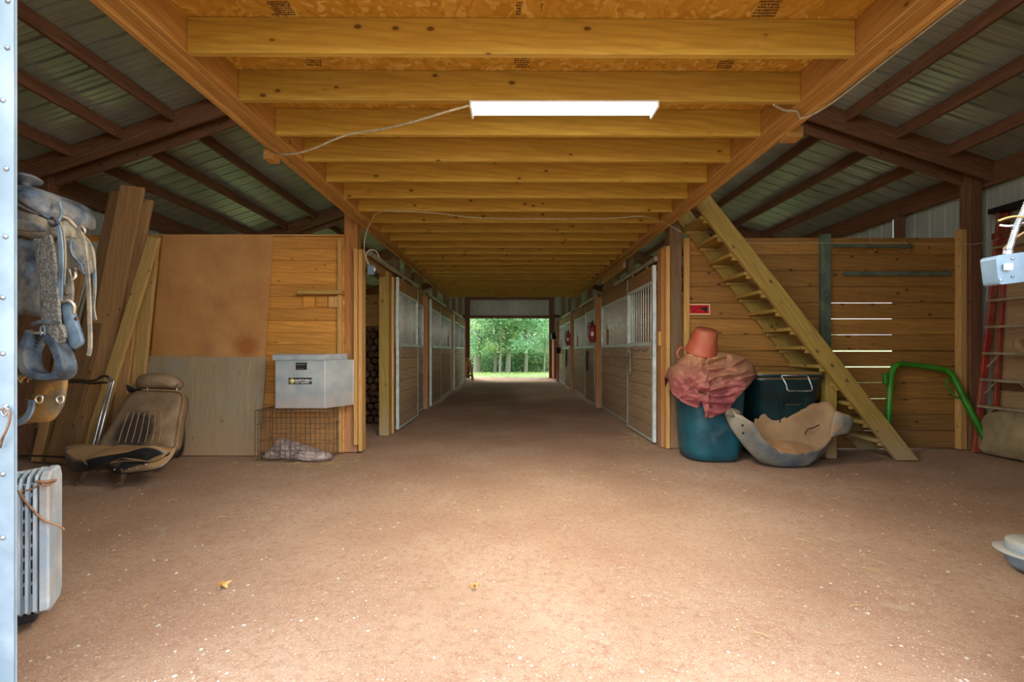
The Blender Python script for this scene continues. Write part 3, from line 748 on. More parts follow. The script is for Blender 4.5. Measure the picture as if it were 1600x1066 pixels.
for s, nm in ((-1, 'wall_stalls_left'), (1, 'wall_stalls_right')):
    rt = root_struct(nm, (s*3.9, 11, 0))
    for y in (9.42, 13.42, 17.42):
        for i in range(12):
            box('wall_plank', (min(s*2.0, s*5.8), y, i*.2), (max(s*2.0, s*5.8), y+.035, i*.2+.197), M_wallR, rt)
    for (ya, yb) in ((5.66, 6.66), (8.42, 9.4), (9.5, 10.1), (12.7, 13.4), (13.5, 14.1), (16.7, 17.4)):
        for i in range(11): box('lining_plank', (s*5.70-.018, ya, i*.2), (s*5.70+.018, yb, i*.2+.196), M_wallR, rt)
# far gable wall
rt = root_struct('wall_back', (0, 20.1, 0))
YB = 20.15
for s in (-1, 1):
    box('post', (s*1.88-.11, YB-.16, 0), (s*1.88+.11, YB-.01, 4.6), M_dark, rt)
    for z in (.9, 1.75, 2.7): box('girt', (min(s*1.9, s*5.8), YB-.06, z), (max(s*1.9, s*5.8), YB-.015, z+.12), M_dark, rt)
    a, b_ = sorted((s*1.85, s*5.95)); x = a
    while x < b_-.01:
        x1 = min(x+.916, b_); rib_sheet('siding_sheet', x, x1-.002, 0, 3.0, lambda yy, z, h: Vector((yy, YB+.02-h, z if z < 1 else min(zr(abs(yy)), 9))), M_siding, rt); x = x1
x = -1.85
while x < 1.84:
    x1 = min(x+.916, 1.85); rib_sheet('siding_sheet', x, x1-.002, 2.72, 3.0, lambda yy, z, h: Vector((yy, YB+.02-h, z if z < 2.9 else zr(abs(yy)))), M_siding, rt); x = x1
for z in (2.66, 3.5): box('door_header', (-1.78, YB-.10, z), (1.78, YB-.03, z+.14), M_dark, rt)

# ---------------------------------------------------------------- stairs
st = empty('wooden_stairs', (3.3, 5.2, 0), 'open wooden stairs with two stringers rising from the dirt floor to the loft', 'stairs')
tl, tr_ = Vector((2.13, 0, 2.92)), Vector((4.43, 0, 0.0))
def stringer(y, name='stringer', base=0):
    d = (tr_-tl).normalized(); nrm = Vector((-d.z, 0, d.x))*-1; w = .095
    def cut(p0, z): t = (z-p0.z)/d.z; return p0+d*t
    A, B = tl+nrm*w, tl-nrm*w
    up_, lo_ = (A, B) if A.x > B.x else (B, A)
    q = [lo_, up_, cut(up_, base), cut(lo_, base)]
    V = [Vector((p.x, y, p.z)) for p in q]+[Vector((p.x, y+.04, p.z)) for p in q]
    rot = Matrix.Rotation(math.atan2(-d.z, d.x), 4, 'Y')
    mesh(name, V, [(0, 3, 2, 1), (4, 5, 6, 7), (0, 1, 5, 4), (1, 2, 6, 5), (2, 3, 7, 6), (3, 0, 4, 7)], M_stair, st, rot=rot)
stringer(4.98); stringer(5.53)
d = (tr_-tl); m_ = 14
for i in range(1, m_):
    c = tl+d*(i/m_); z = c.z; x = c.x-.02
    box('tread', (x-.14, 5.02, z-.02), (x+.13, 5.53, z+.02), M_stair, st)
    box('tread_cleat', (x-.10, 5.492, z-.062), (x+.09, 5.528, z-.022), M_stair, st)
    box('tread_cleat', (x-.10, 5.022, z-.062), (x+.09, 5.058, z-.022), M_stair, st)
box('stair_prop', (3.58, 5.06, 0), (3.70, 5.15, 1.02), M_stair, st)

# ---------------------------------------------------------------- lamp and wiring
LY0, LY1 = 2.735, 2.875
lx0, lx1 = (735-CX)/F*2.80, (1025-CX)/F*2.80
lp = empty('tube_light', ((lx0+lx1)/2, 2.8, 2.76), 'lit white fluorescent tube light fixed across the loft joists', 'lamp')
box('housing', (lx0, LY0, 2.738), (lx1, LY1, 2.750), M_whitep, lp)
V = []; Fc = []; sec = [(0, .742), (.012, .724), (.04, .712), (.07, .708), (.10, .712), (.128, .724), (.14, .742)]
for x in (lx0+.012, lx1-.012): V += [Vector((x, LY0+a, 2+b_)) for a, b_ in sec]
k = len(sec); Fc = [(i, i+1, k+i+1, k+i) for i in range(k-1)]+[tuple(range(k)), tuple(range(2*k-1, k-1, -1))]
mesh('diffuser', V, Fc, M_lamp, lp, smooth=False)
for x in (lx0, lx1-.014):
    box('end_cap', (x, LY0-.002, 2.706), (x+.014, LY1+.002, 2.750), M_whitep, lp)
la = bpy.data.lights.new('tube_light_glow', 'AREA'); la.shape = 'RECTANGLE'; la.size = 1.1; la.size_y = .12; la.energy = 46; la.color = (1, .9, .72)
link(bpy.data.objects.new('tube_light_glow', la), Matrix.Translation(((lx0+lx1)/2, 2.80, 2.70)), lp)
def at(px, py, z):
    Y = (z-H)*F/(HY-py); return P(px, py, Y)
tube('metal_clad_cable', [P(733, 165, 2.73), P(700, 174, 2.74), P(640, 192, 2.86), P(590, 203, 3.0), P(550, 209, 3.06), P(520, 219, 3.1), P(490, 232, 3.15), P(462, 240, 3.2), P(440, 241, 3.25), P(425, 237, 3.4)], .007, M_cable)
props(bpy.context.scene.objects['metal_clad_cable'], 'metal clad cable drooping from the lamp to the left beam', 'cable')
bl = box('timber_block', P(411, 248, 3.40), P(427, 232, 3.40)+Vector((0, .1, 0)), M_beam); props(bl, 'short timber block under the outer side of the left loft beam', 'block')
bl = box('timber_block', P(1231, 214, 3.1), P(1256, 196, 3.1)+Vector((0, .1, 0)), M_beam); props(bl, 'short timber block under the outer side of the right loft beam', 'block')
def edge(py):   # follows the right beam's lower outer arris
    Y = (ZB-.03-H)*F/(HY-py); return Vector((1.965, Y, ZB-.03))
c2 = tube('metal_clad_cable', [P(1208, 163, 2.80), P(1225, 172, 2.85), P(1245, 174, 2.86), Vector((1.90, 2.9, ZB-.035)), Vector((1.965, 2.72, ZB-.03)), Vector((1.972, 2.3, ZB-.02)), Vector((1.972, 1.6, ZB-.02))], .007, M_cable, n=8)
props(c2, 'metal clad cable running along the lower edge of the right beam', 'cable')
c3 = tube('ceiling_cable', [P(1075, 368, 5.3), P(1060, 360, 5.1), at(1036, 347, ZB-.01), at(1005, 338, ZB-.012), at(960, 341, ZB-.014), at(900, 342, ZB-.014), at(810, 342, ZB-.014), at(740, 340, ZB-.014), at(680, 333, ZB-.014), at(620, 330, ZB-.014), at(592, 332, ZB-.02), P(580, 345, 5.15), P(572, 365, 5.22), P(569, 385, 5.24), P(571, 402, 5.26), P(576, 414, 5.27)], .006, M_cable, n=8, seg=6)
props(c3, 'thin grey cable strung under the joists down to the left switch box', 'cable')
c4 = tube('cable_loop', [P(577, 414, 5.28), P(572, 400, 5.28), P(577, 391, 5.29), P(588, 393, 5.32), P(593, 405, 5.36)], .006, M_cable, seg=6)
props(c4, 'short cable loop curling above the left switch box', 'cable')
sb = empty('switch_box', P(578, 421, 5.29), 'small grey switch box on the light board by the open stall', 'switch')
box('switch_case', P(574, 429, 5.27), P(584, 414, 5.27)+Vector((0, .05, 0)), M_boxm, sb); box('switch_toggle', P(584.2, 424, 5.28), P(586, 418, 5.28)+Vector((0, .02, 0)), M_whitep, sb)
# right hand near switch box on the jamb
nb = empty('outlet_box', P(1580, 415, 1.5), 'galvanised switch box with white toggle and coiled conduit near the entrance', 'switch')
B0, B1 = P(1558, 442, 1.5), P(1612, 396, 1.5)
rt = Matrix.Rotation(math.radians(-7), 4, 'Y')
cc = (B0+B1)/2; hw, hh = (B1.x-B0.x)/2, (B1.z-B0.z)/2
pts = []
for sx_, sy_ in ((1, 1), (-1, 1), (-1, -1), (1, -1)):
    for k in range(4):
        a = (PI/2)*(k/3)+{(1, 1): 0, (-1, 1): PI/2, (-1, -1): PI, (1, -1): 1.5*PI}[(sx_, sy_)]
        pts.append(cc+rt @ Vector((sx_*(hw-.012)+.012*math.cos(a), 0, sy_*(hh-.012)+.012*math.sin(a))))
k = len(pts); V = pts+[p+Vector((0, .05, 0)) for p in pts]
mesh('box_case', V, [tuple(range(k))[::-1], tuple(range(k, 2*k))]+[(i, (i+1) % k, k+(i+1) % k, k+i) for i in range(k)], M_boxm, nb)
box('toggle_switch', P(1573, 422, 1.485), P(1584, 411, 1.485)+Vector((0, .012, 0)), M_whitep, nb)
for q in ((1582, 404), (1582, 432), (1563, 438)): lathe('cover_screw', [(.0001, .004), (.004, .003), (.005, 0)], M_screw, nb, M=T(*P(q[0], q[1], 1.499), rx=PI/2), seg=8)
cp = smooth_path([P(1574, 398, 1.52), P(1580, 380, 1.53), P(1588, 355, 1.54), P(1600, 328, 1.55), P(1612, 300, 1.55)], 22)
V, Fc = tube_data(cp, lambda t: .0085+.0018*math.sin(t*190), 10); mesh('spiral_conduit', V, Fc, M_conduit, nb, smooth=True)
lathe('conduit_fitting', [(.011, 0), (.013, .004), (.013, .018), (.010, .022)], M_screw, nb, M=T(*P(1573, 400, 1.52), ry=.25), seg=12)
for i, q in enumerate(((P(1560, 345, 1.56), P(1575, 340, 1.55), P(1590, 338, 1.54), P(1606, 341, 1.54)), (P(1562, 352, 1.56), P(1580, 353, 1.55), P(1606, 346, 1.56)), (P(1568, 390, 1.55), P(1586, 372, 1.55), P(1606, 360, 1.55)))):
    w_ = tube('loose_wire', q, .0035, (M_straw, M_white, M_tape)[i], seg=6); props(w_, ('straw coloured', 'white', 'tan')[i]+' loose wire end above the near switch box', 'wire')

# ---------------------------------------------------------------- red sign
sg = empty('warning_sign', P(1092, 484, 5.58), 'small red sign with cream border on the right plank wall', 'sign')
a, b_ = P(1074, 492, 5.575), P(1109.5, 475, 5.575)
box('sign_border', a, b_+Vector((0, .006, 0)), M_cream, sg, ch=.002)
box('sign_face', a+Vector((.014, -.002, .014)), b_+Vector((-.014, .001, -.014)), M_signred, sg, ch=.001)
text('sign_lettering', 'BEWARE', .040, T(a.x+.025, 5.5725, a.z+.078) @ FACE, M_darkred, sg, bold=.0005)
text('sign_lettering', 'OF', .040, T(a.x+.052, 5.5725, a.z+.036) @ FACE, M_darkred, sg, bold=.0005)
hc = Vector((a.x+.215, 5.572, a.z+.068))
shp = [(-.05, .005), (-.02, .022), (.0, .03), (.018, .026), (.03, .03), (.032, .012), (.028, -.012), (.018, -.035), (.0, -.03), (-.008, -.012), (-.03, -.006)]
dome('sign_animal_head', [hc+Vector((x, 0, z)) for x, z in shp], .001, .0005, M_black, sg, n=40)

# ---------------------------------------------------------------- wall hooks, strips on the right wall
tk = empty('tool_rail', P(1420, 428, 5.55), 'long grey slotted metal tool rail on the right plank wall', 'rail')
a, b_ = P(1318, 431, 5.57), P(1488, 424.5, 5.57)
box('rail_strip', a, b_+Vector((0, .012, 0)), M_greenp, tk)
for i in range(7):
    x = a.x+.08+i*(b_.x-a.x-.16)/6; tube('rail_hook', [(x, 5.565, a.z+.03), (x, 5.545, a.z+.01), (x, 5.54, a.z-.005), (x+.01, 5.545, a.z+.005)], .004, M_rust, tk, n=3, seg=6)
tk = empty('hanging_bar', P(1365, 385, 5.5), 'grey metal bar hanging from two wire hooks at the wall top', 'bar')
V, Fc = tube_data([P(1303, 384, 5.50), P(1425, 385.5, 5.50)], .022, 10); mesh('bar_pipe', V, Fc, M_greenp, tk)
for px in (1361, 1413):
    tube('wire_hook', [P(px-3, 391, 5.50), P(px+2, 395, 5.5), P(px+6, 389, 5.5), P(px+1, 380, 5.49), P(px-1, 374, 5.50), P(px+2, 371, 5.54)], .004, M_rung, tk, seg=6)
w_ = tube('wall_wire', [P(1108, 374, 5.5), P(1180, 380, 5.5), P(1290, 380, 5.48), P(1400, 380, 5.5), P(1470, 382, 5.45), P(1515, 382, 5.4), P(1545, 378, 5.3), P(1562, 372, 5.25)], .004, M_cable, seg=5)
props(w_, 'thin wire strung along the top of the right plank wall', 'wire')
sh = box('narrow_shelf', P(464, 459.5, 5.22), P(533, 453, 5.22)+Vector((0, .115, 0)), M_shelf); props(sh, 'narrow grey wood shelf strip on the left plank wall', 'shelf')

# ---------------------------------------------------------------- sheets leaning on the left wall
def slab(name, q, th, mat, lab, cat):
    q = [Vector(v) for v in q]; nr = (q[1]-q[0]).cross(q[3]-q[0]).normalized()
    if nr.y < 0: nr = -nr
    V = q+[v+nr*th for v in q]
    o = mesh(name, V, rot=Matrix.Rotation(-PI/2, 4, 'Y'), mat=mat, faces=[(0, 1, 2, 3), (7, 6, 5, 4), (0, 4, 5, 1), (1, 5, 6, 2), (2, 6, 7, 3), (3, 7, 4, 0)]); return props(o, lab, cat)
slab('hardboard_sheet', [P(222, 706, 5.25), P(404, 706, 5.25), P(427, 367, 5.31), P(254, 367, 5.31)], .012, M_hard, 'tall tan hardboard sheet leaning against the left plank wall', 'board')
slab('plywood_sheet', [P(216, 712, 5.2), P(405, 712, 5.2), P(416, 558, 5.25), P(232, 557, 5.25)], .015, M_ply, 'shorter grey plywood sheet leaning in front of the hardboard', 'board')
# lumber
def lum(px0, py0, Z0, px1, py1, Z1, w, th, mat, lab, grp=None):
    p, q = P(px0, py0, Z0), P(px1, py1, Z1)
    X = (q-p).normalized(); p = p-X*((p.z-.01)/X.z); U = Vector((0, 1, 0)).cross(X).normalized()
    o = board('lumber_board', p, q, th, w, mat, None, up=U); return props(o, lab, 'board')
lum(128, 705, 4.95, 208, 292, 5.22, .27, .04, M_lumA, 'widest brown plank with the highest top among the leaning lumber')
lum(150, 703, 5.05, 226, 312, 5.27, .20, .04, M_lumA, 'brown plank just right of the widest leaning plank')
lum(98, 705, 4.97, 182, 300, 5.24, .12, .05, M_lumC, 'rough dark bark edged board left of the widest plank')
lum(140, 703, 4.84, 241, 372, 5.05, .13, .04, M_lumB, 'yellow knotty plank leaning across the front of the lumber')
lum(205, 705, 4.98, 240, 370, 5.24, .14, .04, M_lumB, 'yellow knotty board standing next to the hardboard sheet')
lum(180, 704, 4.96, 214, 420, 5.18, .13, .04, M_lumA, 'short brown board behind the car seat')
lum(72, 705, 5.05, 134, 375, 5.27, .06, .03, M_lumB, 'thin orange strip with its top behind the saddle')
lum(60, 708, 4.9, 135, 380, 5.2, .10, .03, M_lumA, 'brown board behind the hanging stirrup')
lum(92, 709, 4.85, 176, 400, 5.2, .22, .04, M_lumC, 'wide dirty plank left of the yellow knotty plank')
for i, (a, b_, c_, d_, w, m_, lab) in enumerate((
    (50, 705, 150, 378, .06, M_trimw, 'pale trim strip with the rightmost top in the lumber corner'),
    (66, 703, 158, 376, .03, M_trimw, 'narrow grey trim strip behind the saddle rings'),
    (32, 712, 60, 560, .05, M_trimw, 'grey trim strip nearest the pale door edge'),
    (45, 711, 78, 560, .07, M_trimw, 'widest pale trim strip below the boot shaped leather'),
    (58, 711, 90, 560, .035, M_trimw, 'thin pale trim strip beside the widest trim strip'),
    (68, 711, 128, 540, .03, M_trimw, 'slim grey trim strip crossing behind the stirrup'),
    (76, 710, 104, 655, .03, M_light, 'short pale offcut at the foot of the trim strips'))):
    lum(a, b_, 5.08+.012*i, c_, d_, 5.2+.012*i, w, .02, m_, lab)
o = slab('brown_panel', [P(5, 712, 5.05), P(60, 712, 5.05), P(98, 420, 5.28), P(38, 420, 5.28)], .02, M_dark, 'dark red brown panel leaning behind the saddle', 'board')

# ---------------------------------------------------------------- folding chair frame
fc = empty('folding_chair', P(140, 715, 4.6), 'chrome tube folding chair frame leaning against the lumber', 'chair')
tube('chair_frame', [P(136, 736, 4.52), P(150, 680, 4.6), P(160, 640, 4.65), P(171, 606, 4.68), P(173, 597, 4.69), P(167, 590, 4.7)], .011, M_chrome, fc, n=5)
tube('chair_frame', [P(141, 737, 4.50), P(158, 672, 4.58), P(164, 648, 4.62), P(176, 602, 4.66), P(177, 595, 4.67), P(170, 589, 4.68)], .011, M_chrome, fc, n=5)
tube('chair_top_rail', [P(170, 589, 4.68), P(160, 588, 4.68), P(146, 595, 4.69), P(122, 594, 4.7), P(102, 594, 4.7)], .012, M_rubberb, fc, n=5)
tube('chair_top_rail', [P(167, 598, 4.67), P(160, 598, 4.67), P(140, 599, 4.67), P(122, 597, 4.68), P(102, 598, 4.68)], .012, M_rubberb, fc, n=5)
tube('chair_foot_rail', [P(30, 712, 4.55), P(70, 713, 4.6), P(110, 715, 4.62), P(144, 716, 4.55)], .011, M_rubberb, fc, n=3)

# ---------------------------------------------------------------- old car seat
cs = empty('car_seat', P(200, 740, 4.3), 'dusty black vinyl car seat lying by the plywood sheet', 'car seat')
nb_ = Vector((.05, -.93, .36))
dome('backrest', [P(152, 696, 4.32), P(160, 700, 4.30), P(190, 704, 4.28), P(230, 706, 4.28), P(262, 704, 4.28), P(274, 697, 4.30), P(281, 655, 4.48), P(286, 622, 4.6), P(280, 613, 4.63), P(262, 611, 4.64), P(222, 610, 4.64), P(208, 613, 4.63), P(196, 624, 4.6), P(174, 662, 4.46)], .10, .05, M_vinyl, cs, nrm=nb_, rings=8, n=64)
for k in range(7):
    t = k/6; tube('seam', [P(185+t*62, 692, 4.25), P(191+t*60, 672, 4.315), P(201+t*50, 645, 4.415)], .0035, M_tape, cs, seg=5)
for (a, b_) in (((160, 700), (208, 613)), ((274, 697), (286, 622))): pass
tube('side_piping', [P(276, 699, 4.25), P(281, 660, 4.41), P(287, 625, 4.56), P(282, 613, 4.6), P(262, 610, 4.61), P(222, 609, 4.61)], .007, M_tape, cs, seg=6)
dome('back_shell', [P(276, 700, 4.40), P(284, 640, 4.62), P(288, 655, 4.70), P(289, 690, 4.62), P(284, 712, 4.5), P(272, 716, 4.4)], .10, .03, M_vinyld, cs, nrm=(.85, -.5, 0), n=32)
dome('headrest', [P(217, 606, 4.66), P(213, 597, 4.66), P(220, 587, 4.68), P(240, 584, 4.7), P(262, 585, 4.7), P(276, 590, 4.7), P(279, 600, 4.68), P(270, 606, 4.66), P(245, 607, 4.66)], .09, .07, M_vinyl, cs, nrm=nb_, n=40, rings=6)
for px in (230, 276): tube('headrest_post', [P(px, 613, 4.62), P(px+1, 600, 4.66)], .006, M_chrome, cs, n=1)
dome('headrest_cushion', [P(198, 606, 4.75), P(200, 600, 4.75), P(214, 600, 4.76), P(216, 611, 4.74), P(202, 613, 4.74)], .06, .04, M_vinyld, cs, nrm=nb_, n=30)
dome('seat_cushion', [P(101, 702, 4.28), P(112, 697, 4.42), P(140, 700, 4.48), P(165, 703, 4.48), P(200, 697, 4.45), P(232, 691, 4.42), P(258, 703, 4.3), P(266, 709, 4.18), P(240, 716, 4.08), P(200, 716, 4.03), P(160, 716, 4.02), P(138, 721, 4.02), P(120, 716, 4.12)], .05, .05, M_vinyld, cs, nrm=(0, -.25, .97), n=60, rings=7)
dome('cushion_skirt', [P(138, 716, 4.0), P(200, 705, 4.0), P(236, 697, 4.05), P(264, 708, 4.1), P(250, 721, 4.08), P(210, 720, 4.02), P(170, 727, 4.0), P(146, 733, 4.0), P(136, 728, 4.0)], .12, .03, M_vinyld, cs, nrm=(0, -1, .2), n=56, rings=6)
dome('front_skirt', [P(102, 704, 4.22), P(118, 714, 4.1), P(134, 720, 4.0), P(136, 735, 4.0), P(118, 738, 4.08), P(106, 727, 4.2)], .10, .02, M_vinyld, cs, nrm=(-.4, -1, .0), n=36)
dome('recliner_arm', [P(171, 726, 3.97), P(176, 722, 3.97), P(210, 720, 3.98), P(240, 721, 4.0), P(258, 712, 4.06), P(270, 698, 4.16), P(274, 702, 4.16), P(266, 718, 4.08), P(246, 734, 4.0), P(210, 740, 3.97), P(180, 741, 3.97), P(172, 735, 3.97)], .02, .012, M_vinyld, cs, n=56)
for q in ((179, 734), (190, 734), (201, 733), (228, 726), (214, 733)): lathe('bolt', [(.0001, .008), (.008, .006), (.009, 0)], M_screw, cs, M=T(*P(q[0], q[1], 3.955), rx=PI/2), seg=8)
for (a, b_, z_) in ((190, 741, 3.95), (128, 737, 4.04)):
    V, Fc = tube_data(smooth_path([P(a+4, b_, z_), P(a+2, b_+8, z_), P(a-2, b_+15, z_), P(a-10, b_+19, z_)], 5), 0, flat=(.035, .008)); mesh('foot_bracket', V, Fc, M_rust, cs)
tube('seat_rail', [P(128, 736, 4.1), P(170, 736, 4.1), P(240, 736, 4.1)], .014, M_rust, cs, n=2)

# ---------------------------------------------------------------- toolbox on wire crate
tb = empty('truck_toolbox', (-2.3, 5.1, .57), 'diamond plate aluminium toolbox sitting on the wire crate', 'toolbox')
fl, fr = P(430.5, 638, 4.93).x, P(508, 638, 4.93).x
bl_, br_ = -2.71, P(553, 634, 5.28).x
z0, z1 = .585, P(430, 563, 4.93).z
def prism(pts, za, zb):
    k = len(pts); V = [Vector((x, y, za)) for x, y in pts]+[Vector((x, y, zb)) for x, y in pts]
    return V, [tuple(range(k))[::-1], tuple(range(k, 2*k))]+[(i, (i+1) % k, k+(i+1) % k, k+i) for i in range(k)]
V, Fc = prism([(fl, 4.93), (fr, 4.93), (br_, 5.26), (br_, 5.28), (bl_, 5.28), (bl_, 5.26)], z0, z1); mesh('box_body', V, Fc, M_alu, tb)
e = .022
V, Fc = prism([(fl-e, 4.91), (fr+.008, 4.91), (br_-.06, 5.22), (br_-.06, 5.27), (bl_, 5.27), (bl_-.01, 5.24)], z1+.002, z1+.055)
k = 6; V2 = [v.copy() for v in V]
V += [Vector((v.x*.97-2.3*.03, v.y*.9+5.1*.1, z1+.072)) for v in V[k:]]
Fc = [f for f in Fc if f != tuple(range(k, 2*k))]+[(k+i, k+(i+1) % k, 2*k+(i+1) % k, 2*k+i) for i in range(k)]+[tuple(range(2*k, 3*k))]
mesh('box_lid', V, Fc, M_alu, tb)
tube('corner_seam', [(fr, 4.925, z0), (fr, 4.925, z1)], .004, M_whitep, tb, n=1, seg=6)
tube('corner_seam', [(br_, 5.26, z0), (br_, 5.26, z1)], .004, M_whitep, tb, n=1, seg=6)
a, b_ = P(462, 578, 4.92), P(479, 567, 4.92)
pd = box('paddle_latch', a, b_+Vector((0, .012, 0)), M_black, tb)
box('latch_paddle', a+Vector((.015, -.006, .05)), b_+Vector((-.012, -.001, -.012)), M_screw, pd); box('latch_paddle', a+Vector((.012, -.006, .01)), b_+Vector((-.03, -.001, -.062)), M_rust, pd)
a, b_ = P(451, 600.5, 4.925), P(487, 590.5, 4.925)
lb = box('brand_label', a, b_+Vector((0, .004, 0)), M_black, tb, ch=.001)
lathe('label_emblem', [(.0001, .002), (.029, .002), (.03, 0)], M_yellow, lb, M=T(a.x+.036, a.y, (a.z+b_.z)/2, rx=PI/2), seg=20)
lathe('label_emblem', [(.0001, .0035), (.013, .0035), (.013, 0)], M_white, lb, M=T(a.x+.036, a.y, (a.z+b_.z)/2, rx=PI/2), seg=12)
text('label_lettering', 'NORTHERN', .0335, T(a.x+.068, a.y-.001, a.z+.030) @ FACE, M_white, lb, bold=.0008)
text('label_lettering', 'TOOL + EQUIPMENT', .0175, T(a.x+.069, a.y-.001, a.z+.010) @ FACE, M_white, lb, bold=.0003)
# crate
cr = empty('wire_dog_crate', (-2.4, 5.1, 0), 'rusty wire dog crate under the aluminium toolbox', 'crate')
x0, x1, y0, y1, zt = -2.80, -2.02, 4.93, 5.29, .57
for (pa, pb) in (((x0, y0), (x1, y0)), ((x1, y0), (x1, y1)), ((x1, y1), (x0, y1)), ((x0, y1), (x0, y0))):
    for z in (.015, zt-.01): tube('frame_wire', [(pa[0], pa[1], z), (pb[0], pb[1], z)], .0045, M_wire, cr, n=1, seg=5)
for (nmw, y) in (('front_mesh', y0), ('back_mesh', y1)):
    g = MB()
    for i in range(15): x = x0+(x1-x0)*i/14; g.tube([Vector((x, y, .01)), Vector((x, y, zt-.01))], .003 if i % 7 else .005, 5)
    for z in (.12, .24, .36, .48): g.tube([Vector((x0, y, z)), Vector((x1, y, z))], .003, 5)
    g.build(nmw, M_wire, cr)
for x in (x0, x1):
    g = MB()
    for i in range(7): y = y0+(y1-y0)*i/6; g.tube([Vector((x, y, .01)), Vector((x, y, zt-.01))], .003, 5)
    for z in (.2, .4): g.tube([Vector((x, y0, z)), Vector((x, y1, z))], .003, 5)
    g.build('side_mesh', M_wire, cr)
g = MB()
for i in range(11): x = x0+(x1-x0)*i/10; g.tube([Vector((x, y0, zt-.008)), Vector((x, y1, zt-.008))], .003, 5)
for i in range(4): y = y0+(y1-y0)*i/3; g.tube([Vector((x0, y, zt-.008)), Vector((x1, y, zt-.008))], .003, 5)
g.build('top_mesh', M_wire, cr)
tube('brace_wire', [(x1-.35, y0+.02, .26), (x1+.02, y1, .38)], .003, M_wire, cr, n=1, seg=5)
def wr_(amp, sc, seed=0):
    def f(v):
        q = Vector((v.x*sc, v.y*sc+seed, v.z*sc*1.3)); a = noise.noise(q); b__ = abs(noise.noise(q*2.1+Vector((5, 1, 2)))); return amp*(a*.7-b__*1.1+.25)
    return f
o = dome('crumpled_plastic', [P(410, 716, 4.98), P(424, 700, 5.0), P(432, 688, 5.05), P(446, 685, 5.05), P(462, 690, 5.05), P(485, 698, 5.05), P(505, 703, 5.0), P(516, 710, 4.97), P(508, 718, 4.92), P(480, 720, 4.92), P(450, 717, 4.95)], .12, .05, M_cloth, None, n=80, rings=14, wr=wr_(.05, 11), nrm=(0, -.9, .4))
props(o, 'crumpled grey plastic sheet heaped inside the wire crate', 'plastic sheet')

# ---------------------------------------------------------------- oil heater
hz = 1.96; ht = empty('oil_heater', P(55, 985, hz), 'cream oil filled radiator heater standing by the pale door edge', 'heater')
hx0, hx1 = P(20, 0, hz).x, P(64, 0, hz).x
zt, zb_ = P(0, 748, hz).z, P(0, 962, hz).z
def finpts(y, g_=0):
    pts = []; 
    for (x, z, sx_, sz_) in ((hx1-g_, zt-g_, 1, 1), (hx0+g_, zt-g_, -1, 1), (hx0+g_, zb_+g_, -1, -1), (hx1-g_, zb_+g_, 1, -1)):
        for k in range(4):
            a0 = {(1, 1): 0, (-1, 1): PI/2, (-1, -1): PI, (1, -1): 1.5*PI}[(sx_, sz_)]; a = a0+PI/2*k/3; r = .03
            pts.append(Vector((x-sx_*r+r*math.cos(a), y, z-sz_*r+r*math.sin(a))))
    return pts
hx0 -= .02
# fins stacked away from camera; the wide end cover on the right side
for i in range(7):
    xa = P(64, 0, hz).x-.022-(6-i)*.024
    q0, q1 = xa, xa+.009
    pr_ = [Vector((0, hz-.005-i*.002, zb_+.03)), Vector((0, hz-.01, zt-.05)), Vector((0, hz+.02, zt-.012+i*.004)), Vector((0, hz+.1, zt+.008+i*.004)), Vector((0, hz+.16, zt+.008+i*.002)), Vector((0, hz+.18, zt-.04)), Vector((0, hz+.18, zb_+.03)), Vector((0, hz+.15, zb_)), Vector((0, hz+.03, zb_))]
    k = len(pr_); V = [v+Vector((q0, 0, 0)) for v in pr_]+[v+Vector((q1, 0, 0)) for v in pr_]
    mesh('radiator_fin', V, [tuple(range(k)), tuple(range(2*k-1, k-1, -1))]+[(i_, k+i_, k+(i_+1) % k, (i_+1) % k) for i_ in range(k)], M_heater, ht)
    if i < 6:
        box('fin_panel', (q1, hz+.006, zb_+.02), (q1+.015, hz+.16, zt-.02), M_heater, ht)
        for jj in range(9):
            za = zb_+.10+jj*.055
            box('vent_slot', (q1+.005, hz+.003, za), (q1+.010, hz+.0056, za+.038), M_heaterd, ht, ch=.0005)
xa = P(64, 0, hz).x-.005; xb = P(88, 0, hz).x
pr_ = [(hz, zb_+.02), (hz, zt-.03), (hz+.015, zt+.004), (hz+.05, zt+.02), (hz+.17, zt+.022), (hz+.20, zt-.02), (hz+.20, zb_+.03), (hz+.17, zb_), (hz+.03, zb_-.0)]
k = len(pr_); V = []; xb = xa+.03; cy_, cz_ = hz+.14, (zt+zb_)/2
for x, f_ in ((xa, 1), (xb-.008, 1), (xb, .94)):
    for (y, z) in pr_: V.append(Vector((x, cy_+(y-cy_)*f_, cz_+(z-cz_)*(1-(1-f_)*.4))))
Fc = [tuple(range(k)), tuple(range(3*k-1, 2*k-1, -1))]+[(a_*k+i_, (a_+1)*k+i_, (a_+1)*k+(i_+1) % k, a_*k+(i_+1) % k) for i_ in range(k) for a_ in (0, 1)]
mesh('end_cover', V, Fc, M_heater, ht)
tube('heater_handle', [P(20, 742, hz+.06), P(30, 735, hz+.08), P(60, 733, hz+.1), P(80, 734, hz+.1)], .007, M_heater, ht, seg=6)
tube('power_cord', [P(42, 765, hz-.012), P(52, 762, hz-.015), P(58, 757, hz-.02), P(74, 756, hz-.015)], .004, M_cord, ht, seg=6)
tube('power_cord', [P(37, 762, hz-.01), P(40, 775, hz-.014), P(50, 795, hz-.015), P(62, 813, hz-.015), P(80, 826, hz-.012), P(89, 834, hz-.005)], .0045, M_cord, ht, seg=6)
tube('cord_tie', [P(52, 752, hz-.02), P(60, 755, hz-.03), P(75, 753, hz-.02), P(66, 760, hz-.02), P(56, 757, hz-.03)], .006, M_cord, ht, seg=6)
